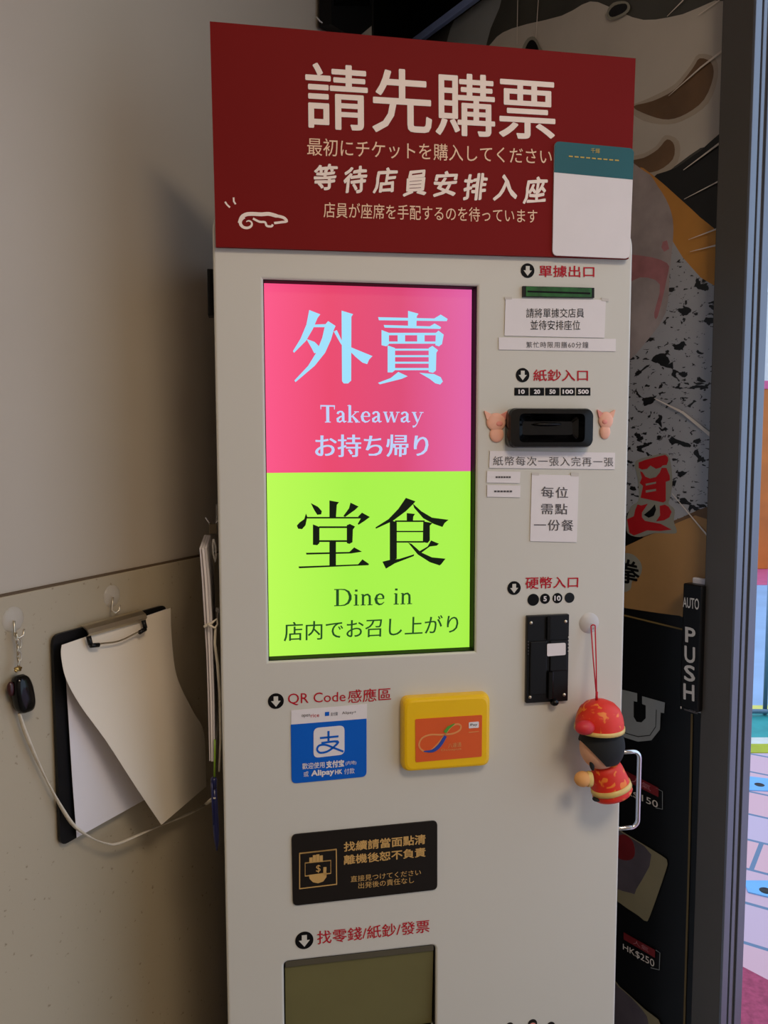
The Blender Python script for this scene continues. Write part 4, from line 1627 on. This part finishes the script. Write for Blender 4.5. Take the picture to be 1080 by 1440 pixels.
# ================================================================== DOOR THINGS
# poster film on the glass
YG = .0105
EX = FD.pt(1023, 100).x
pz1 = zh - .002
poster = thing('food_poster', 'large dark food poster film covering the glass door beside the machine', 'poster', FD, ((XL + XS0) / 2, YG, .03))
mb = MB()
mb.box((XL + .002, YG, .03), (XS0 - .001, YG + .0012, pz1), 'p_black')
part('film', mb, poster)
_lay = [0]


def print_(name, polys, mt, label=None, strokes=(), smooth=True):
    _lay[0] += 1
    y = YG - .00012 * _lay[0]
    mb = MB()
    for p in polys:
        mb.poly(FD, smooth_poly(p) if smooth and len(p) > 5 else p, y, .0001, mt)
    for s_, w in strokes:
        mb.stroke(FD, s_, w, y, .0001, mt)
    return part(name, mb, poster, label)


def smooth_poly(p, n=3):
    q = [p[-1]] + list(p) + [p[0], p[1]]
    out = []
    for i in range(1, len(q) - 2):
        a, b, c_, d = q[i - 1], q[i], q[i + 1], q[i + 2]
        for k in range(n):
            t = k / n
            out.append(tuple(.5 * (2 * b[j] + (c_[j] - a[j]) * t + (2 * a[j] - 5 * b[j] + 4 * c_[j] - d[j]) * t * t + (3 * b[j] - a[j] - 3 * c_[j] + d[j]) * t ** 3) for j in range(2)))
    return out


print_('printed_backdrop', [[(590, 60), (690, -40), (1024, -60), (1020, 250), (600, 250)]], 'p_charcoal')
print_('printed_cloth', [[(628, 60), (655, 0), (690, -10), (705, 0), (690, 40), (678, 75), (650, 80)]], 'p_grey')
print_('printed_bun', [[(660, 120), (690, 62), (720, 40), (790, 22), (830, 2), (862, 12), (905, 28), (960, 20), (1022, 2), (1024, 90), (1019, 194), (985, 208), (940, 240), (915, 252), (880, 250), (800, 230)]], 'p_beige')
print_('printed_grill_halo', [[(884, 152), (915, 137), (948, 119), (971, 92), (983, 76), (1006, 82), (1009, 110), (996, 145), (968, 166), (940, 175), (905, 170)],
                              [(878, 224), (905, 216), (923, 205), (936, 190), (955, 199), (953, 228), (930, 246), (898, 246)]], 'p_brown_pale')
print_('printed_grill_marks', [[(890, 150), (918, 142), (950, 125), (974, 96), (984, 82), (1000, 88), (1003, 108), (990, 140), (965, 160), (940, 168), (915, 163)],
                               [(880, 228), (905, 222), (925, 210), (938, 196), (948, 204), (946, 224), (925, 240), (900, 242)]], 'p_brown')
print_('printed_shadow', [[(918, 250), (950, 236), (985, 212), (1020, 196), (1014, 352), (985, 318), (950, 275)]], 'p_black')
print_('printed_cheese', [[(900, 235), (925, 252), (950, 274), (985, 306), (1014, 338), (1011, 420), (985, 395), (955, 365), (940, 330), (925, 275)]], 'p_orange')
print_('printed_block', [[(940, 340), (960, 362), (985, 390), (1011, 418), (1008, 540), (1002, 650), (998, 720), (960, 742), (905, 735), (850, 700), (850, 520), (895, 490), (930, 430)]], 'p_speckle')
print_('printed_meat', [[(850, 236), (905, 240), (925, 262), (941, 290), (947, 322), (942, 380), (936, 440), (905, 485), (880, 510), (850, 520)]], 'p_meat')
print_('printed_blush', [[(932, 340), (938, 338), (941, 350), (934, 354), (930, 348)], [(868, 362), (905, 360), (938, 370), (938, 390), (925, 445), (920, 440), (928, 400), (900, 390), (868, 405)]], 'p_pink')
print_('printed_rim', [[(900, 738), (940, 735), (997, 712), (997, 734), (950, 746), (905, 756)]], 'p_brown')
print_('printed_board', [[(850, 778), (880, 768), (925, 748), (997, 731), (994, 872), (956, 866), (850, 844)]], 'p_wood')
print_('printed_border', [], 'p_gold', strokes=[([(860, 860.5), (880.5, 866), (955, 884), (985, 891)], .003), ([(973, 1004), (969, 1200), (962, 1442)], .004)])


def kc(x, y):
    return (860 + x / 4.8, 600 + y / 4.8)


print_('printed_outline', [[kc(*p) for p in ((165, 230), (300, 190), (375, 185), (400, 250), (410, 380), (395, 480), (385, 520), (425, 560), (420, 640), (440, 700), (420, 722), (290, 718), (190, 745), (110, 720), (100, 640), (130, 540), (180, 500), (180, 380), (165, 300))]], 'p_outline')
print_('printed_character', [[kc(*p) for p in ((183, 242), (225, 225), (320, 200), (362, 190), (380, 205), (383, 228), (372, 258), (345, 262), (330, 276), (300, 285), (262, 262), (240, 285), (205, 290), (183, 278))],
                             [kc(*p) for p in ((192, 300), (208, 308), (228, 338), (260, 350), (300, 340), (325, 310), (338, 278), (370, 278), (392, 330), (394, 362), (366, 372), (366, 470), (366, 500), (350, 512), (196, 480), (212, 400), (190, 380), (205, 345))],
                             [kc(*p) for p in ((105, 625), (150, 605), (160, 560), (175, 525), (200, 532), (245, 520), (205, 580), (205, 612), (225, 636), (330, 655), (405, 695), (330, 704), (240, 700), (185, 722), (150, 735), (120, 715))],
                             [kc(*p) for p in ((325, 535), (360, 526), (385, 540), (405, 575), (390, 612), (355, 632), (300, 640), (328, 598))]], 'p_red', smooth=False)
print_('printed_outline', [[kc(*p) for p in ((230, 385), (300, 372), (300, 384), (232, 398))], [kc(*p) for p in ((230, 430), (300, 420), (300, 434), (232, 446))],
                           [kc(*p) for p in ((218, 300), (250, 322), (290, 322), (318, 305), (318, 316), (288, 338), (245, 338), (216, 314))]], 'p_outline', smooth=False)
print_('printed_blot', [[kc(*p) for p in ((218, 595), (262, 560), (292, 525), (300, 560), (285, 600), (250, 615))]], 'p_black', smooth=False)
print_('printed_outline', [[kc(*p) for p in ((60, 880), (130, 858), (185, 900), (205, 950), (190, 1010), (140, 1040), (125, 1100), (60, 1100))]], 'p_outline')
_lay[0] += 1
mb = MB()
mb.text(FD, [(868, 783), (899.5, 790), (899.5, 824), (868, 818)], YG - .00012 * _lay[0], '拳', 'p_black', bold=.02)
part('printed_character', mb, poster)
print_('printed_letter', [], 'p_grey')
_lay[0] += 1
mb = MB()
UO = [(860, 966), (896, 975), (896, 987), (891, 986), (891, 1008), (895, 1015), (902, 1016), (908, 1010), (908, 992), (903, 990), (903, 979), (935, 988), (934, 1003), (929, 1002), (928, 1026), (916, 1041), (897, 1043), (878, 1037), (866, 1022), (864, 985), (860, 984)]
mb.poly(FD, UO, YG - .00012 * _lay[0], .0001, 'p_grey')
mb.stroke(FD, [(868, 980), (869, 1018), (880, 1031), (897, 1036), (914, 1034), (922, 1022), (923, 998)], .0015, YG - .00012 * _lay[0] - .0001, .0001, 'p_black')
part('printed_letter', mb, poster)


def price(bar_q, txt_q, txt, box):
    _lay[0] += 1
    y = YG - .00012 * _lay[0]
    mb = MB()
    mb.sheet(FD, bar_q, y, .0001, 'p_darkred')
    c0 = [Vector(p) for p in bar_q]
    mb.text(FD, [tuple(c0[0].lerp(c0[1], .3).lerp(c0[3].lerp(c0[2], .3), .2)), tuple(c0[0].lerp(c0[1], .8).lerp(c0[3].lerp(c0[2], .8), .2)), tuple(c0[0].lerp(c0[1], .8).lerp(c0[3].lerp(c0[2], .8), .8)), tuple(c0[0].lerp(c0[1], .3).lerp(c0[3].lerp(c0[2], .3), .8))], y - .0001, '人氣', 'p_pink')
    mb.text(FD, txt_q, y - .0001, txt, 'p_line')
    mb.stroke(FD, box, .0012, y, .0001, 'p_grey')
    part('printed_price', mb, poster)


price([(872, 1080), (926, 1108), (926, 1121), (872, 1094)], [(868, 1103), (925, 1127), (925, 1138), (868, 1112)], 'HK$150', [(922, 1108), (931.5, 1113), (931.5, 1138), (922, 1136)])
price([(877, 1311), (921, 1336), (921, 1347), (877, 1321)], [(876, 1327), (920, 1350), (920, 1362), (876, 1336)], 'HK$250', [(922, 1336), (928, 1340), (927, 1364), (915, 1361)])
print_('printed_tray', [[(850, 1152), (873, 1168), (930, 1203), (938, 1212), (936, 1225), (914, 1288), (908, 1295), (898, 1288), (850, 1245)]], 'p_tan')
print_('printed_dish', [[(850, 1155), (873, 1170), (916, 1202), (895, 1250), (888, 1256), (850, 1235)]], 'p_dish')
print_('printed_sauce', [[(868, 1178), (880, 1174), (891, 1186), (892, 1204), (882, 1210), (868, 1204)]], 'p_darkred')
print_('printed_tray', [[(850, 1372), (872, 1388), (905, 1418), (930, 1445), (900, 1500), (850, 1500)]], 'p_tan')
print_('printed_dish', [[(850, 1374), (870, 1388), (896, 1412), (912, 1440), (890, 1480), (850, 1480)]], 'p_dish')
print_('printed_speed_lines', [], 'p_line', strokes=[
    ([(961, 0), (938, 23)], [.0025, .001]), ([(1012, 0), (982, 21)], [.0025, .001]), ([(1024, 65), (985, 95), (940, 135)], [.004, .003, .0008]),
    ([(1019, 196), (961, 239)], [.004, .001]), ([(1016, 252), (962, 280)], [.0025, .0006]), ([(1013, 320), (968, 337)], [.003, .0006]),
    ([(1011, 344), (970, 354)], [.003, .0006]), ([(998, 757), (945, 694)], [.003, .001]), ([(1003, 615), (960, 580), (920, 560)], [.006, .004, .001]),
    ([(728, 0), (727, 62)], .002), ([(757, 0), (753, 62)], .002)])
print_('printed_outline', [[(735, 66), (742, 54), (752, 52), (760, 66), (765, 78), (735, 78)], [(853, 18), (862, 4), (880, 2), (886, 10), (880, 20), (860, 28)]], 'p_outline')
print_('printed_blot', [[(738, 70), (744, 58), (751, 57), (757, 68), (756, 76), (739, 76)], [(856, 18), (864, 8), (879, 5), (882, 11), (876, 18), (861, 24)]], 'p_black')
mb = MB()
mb.box((XS0 - .0065, YG - .006, .05), (XS0 - .0003, YG - .0055, pz1), 'p_edge')  # bright highlight along the glass edge, put in as a pale strip
part('film_edge_highlight', mb, poster)

# push plate of the automatic door, on its white base
po_ = FD.pt(975, 1000, -.02)
push = thing('push_plate', 'black upright touch plate lettered AUTO PUSH on the glass door beside the stile', 'switch', FD, (po_.x, 0, po_.z))
pz0, pz1_ = FD.pt(974, 1000, -.022).z, FD.pt(974, 822, -.022).z
pxa, pxb = FD.pt(958, 900, -.022).x, FD.pt(985, 900, -.022).x
mb = MB()
mb.box((pxa, -.022, pz0), (pxb, -.004, pz1_), 'black', .003, 3)
part('cover', mb, push)
mb = MB()
mb.box((pxa + .004, -.004, pz0 - .007), (XS0 + .002, .0045, pz1_ + .008), mat('white_base', (226, 222, 226), .4), .0015, 2)
part('base', mb, push, 'white base behind the cover')
mb = MB()
M['push_white'] = mat('push_white', (212, 210, 206), .5)
yp = -.0226
mb.text(FD, [(960.3, 839.5), (983, 842), (983, 858), (960.3, 853.5)], yp, 'AUTO', 'push_white', bold=.012)
for ch, x0, x1, ya, yb_ in (('P', 963.5, 978, 881, 906), ('U', 962.5, 977.5, 907.5, 934), ('S', 962, 977.5, 934, 960), ('H', 961, 976.5, 960.5, 986.5)):
    mb.text(FD, [(x0, ya), (x1, ya + 3), (x1, yb_), (x0, yb_ - 3.4)], yp, ch, 'push_white', bold=.02)
mb.ell(FD.pt(957.5, 995, yp), (.0012, .0008, .0022), 'push_white', seg=10, rings=6)
mb.stroke(FD, [(962, 997.5), (981, 1003.5)], .0022, yp, .0004, 'grey_ink')
part('lettering', mb, push)

# ================================================================== OUTSIDE
def tile_mat():
    m = mat('paving_tiles', (196, 176, 190), .7, var=.08, scale=9)
    nt, b = nodes(m)
    tc = nt.nodes.new('ShaderNodeTexCoord')
    mp = nt.nodes.new('ShaderNodeMapping')
    mp.inputs['Rotation'].default_value = (0, 0, R(33))
    nt.links.new(tc.outputs['Object'], mp.inputs[0])
    br = nt.nodes.new('ShaderNodeTexBrick')
    br.inputs['Color1'].default_value = lin((226, 172, 176))
    br.inputs['Color2'].default_value = lin((200, 178, 200))
    br.inputs['Mortar'].default_value = lin((104, 128, 158))
    br.inputs['Scale'].default_value = 1.0
    br.inputs['Mortar Size'].default_value = .008
    br.inputs['Brick Width'].default_value = .40
    br.inputs['Row Height'].default_value = .22
    nt.links.new(mp.outputs[0], br.inputs['Vector'])
    nt.links.new(br.outputs[0], b.inputs['Base Color'])
    return m


def ground(name, pts, z0, z1, mt):
    mb = MB()
    n = len(pts)
    v = [Vector((p[0], p[1], z1)) for p in pts] + [Vector((p[0], p[1], z0)) for p in pts]
    ar = sum(pts[i][0] * pts[(i + 1) % n][1] - pts[(i + 1) % n][0] * pts[i][1] for i in range(n))
    f = [list(range(n)), list(range(2 * n - 1, n - 1, -1))]
    if ar < 0:
        f = [q[::-1] for q in f]
    f += [[i, i + n, (i + 1) % n + n, (i + 1) % n] for i in range(n)]
    mb.add(v, f, mt)
    return struct(name, mb, F0)


# the street runs across the view; depths measured along it
def across(py0, py1, x0=-3, x1=14):
    ya, yb_ = gpt(1060, py0).y, gpt(1060, py1).y
    return [(x0, ya), (x1, ya), (x1, yb_), (x0, yb_)]


dA, dB = FD.world((XL - .2, .08, 0)), FD.world((XS1 + 2.6, .0, 0))
yk = gpt(1060, 1058).y
ground('pavement', [(dA.x, yk), (dA.x, dA.y), (dB.x, dB.y), (dB.x + 9, dB.y), (dB.x + 9, yk)], -.06, -.004, tile_mat())
M['kerb_green'] = mat('kerb_green', (176, 182, 40), .7, var=.1)
M['kerb_white'] = mat('kerb_white', (214, 214, 206), .7, var=.1)
M['teal_road'] = mat('teal_road_paint', (40, 150, 150), .6, var=.15)
M['road'] = mat('pale_road', (150, 178, 214), .7, var=.12, scale=2)
M['pinkstrip'] = mat('pink_paving', (210, 96, 136), .7, var=.08)
ground('kerb', across(1058, 1046), -.06, .0, 'kerb_green')
ground('kerb_edge', across(1046, 1037), -.06, .0, 'kerb_white')
ground('cycle_lane', across(1037, 1000), -.06, -.004, 'teal_road')
ground('road', across(1000, 822), -.06, -.006, 'road')
ground('road_line', across(998, 991), -.01, -.003, mat('road_yellow', (222, 214, 110), .7))
ground('far_pavement', across(822, 795), -.06, -.002, 'pinkstrip')

# entrance mat
mt_ = [gpt(1046, 1364), gpt(1100, 1398), gpt(1140, 1700), gpt(1020, 1700)]
mb = MB()
M['mat_red'] = mat('red_mat', (168, 70, 100), .95, var=.22, scale=70, bump=.3)
n = 4
a0, a1 = gpt(1044, 1362), gpt(1120, 1402)
dirv = (a1 - a0).normalized()
nv = Vector((dirv.y, -dirv.x, 0))
if nv.dot(Vector((0, -1, 0))) < 0:
    nv = -nv
c4 = [a0 - dirv * .10, a0 + dirv * .9, a0 + dirv * .9 + nv * .6, a0 - dirv * .10 + nv * .6]
vv = [Vector((p.x, p.y, .006)) for p in c4] + [Vector((p.x, p.y, -.004)) for p in c4]
mb.add(vv, [(3, 2, 1, 0), (4, 5, 6, 7), (0, 1, 5, 4), (1, 2, 6, 5), (2, 3, 7, 6), (3, 0, 4, 7)], 'mat_red')
single('entrance_mat', mb, F0, (c4[0].x + .3, c4[0].y - .2, 0), 'dusty red entrance mat on the paving at the lower right corner', 'mat')

# blue paving covers with a lifting hole
for (pa, pb, pc_, pd), hole, lb in ((((1040, 1090), (1110, 1098), (1110, 1113), (1036, 1110)), (1068, 1103.5), 'pale blue paving cover with dark lifting hole, nearer the kerb'),
                                    (((1046, 1238), (1110, 1238), (1110, 1268), (1052, 1254)), (1077, 1252.5), 'pale blue paving cover with dark lifting hole, nearer the doorway')):
    q = [gpt(*p) for p in (pa, pb, pc_, pd)]
    t = thing('paving_cover', lb, 'cover', F0, (q[0].x, q[0].y, 0), 'blue paving covers')
    mb = MB()
    v = [Vector((p.x, p.y, .0)) for p in q] + [Vector((p.x, p.y, -.004)) for p in q]
    mb.add(v, [(3, 2, 1, 0), (4, 5, 6, 7), (0, 1, 5, 4), (1, 2, 6, 5), (2, 3, 7, 6), (3, 0, 4, 7)], M.setdefault('cover_blue', mat('blue_cover', (116, 178, 232), .6, var=.06)))
    part('cover_slab', mb, t)
    h = gpt(*hole)
    mb = MB()
    mb.lathe((h.x, h.y, .0), [(.0, .0008), (.018, .0008), (.020, 0)], 'black', seg=16, sy=1.0)
    part('lifting_hole', mb, t)

# roadside railing
gp = gpt(1075.5, 1004)
rail = thing('street_railing', 'grey steel street railing standing at the road edge', 'railing', F0, (gp.x, gp.y, 0))
M['rail_grey'] = mat('rail_grey', (104, 130, 150), .4, metal=.4)
zr = 1.0
for k in range(5):
    mb = MB()
    x = gp.x + k * .8
    ztop = EYE + ray(1077, 745).z / ray(1077, 745).y * gp.y
    mb.tube([(x, gp.y, 0), (x, gp.y, max(.3, ztop))], .011, 'rail_grey', seg=12)
    part('post', mb, rail)
mb = MB()
mb.tube([(gp.x - .6, gp.y, .02), (gp.x + 3.3, gp.y - .12, .02)], .012, 'rail_grey', seg=12)
part('bottom_rail', mb, rail)

# boards and house across the road
fy = gpt(1060, 800).y
mb = MB()
hb = thing('hoarding', 'orange brown panelled hoarding across the road', 'hoarding', F0, (5.0, fy, 0))
x_l = ray(1020, 700).x / ray(1020, 700).y * fy
htop = EYE + ray(1070, 547).z / ray(1070, 547).y * fy
for k in range(7):
    mb = MB()
    a = x_l + k * .36
    mb.box((a, fy, 0), (a + .352, fy + .05, htop), mat('orange_panel', ((176, 92, 26), (196, 108, 34), (158, 78, 24))[k % 3], .5, var=.15, scale=3), .004, 2)
    part('panel', mb, hb)
mb = MB()
mb.box((x_l, fy - .01, htop), (x_l + 2.5, fy + .06, htop + .09), 'pinkstrip', .004, 2)
part('top_rail', mb, hb)
fb = thing('shop_building', 'pale building with blue shutters standing behind the orange hoarding', 'building', F0, (6, fy + 2.5, 0))
mb = MB()
mb.box((x_l - 4, fy + 2, 0), (x_l + 8, fy + 3, 3.4), mat('pale_facade', (214, 216, 214), .8, var=.05))
part('wall', mb, fb)
for k in range(4):
    mb = MB()
    a = x_l - 1.0 + k * 1.3
    mb.box((a, fy + 1.95, 1.0), (a + .9, fy + 2.0, 2.9), mat('blue_shutter', (70, 110, 190), .5), .01, 2)
    part('window', mb, fb)
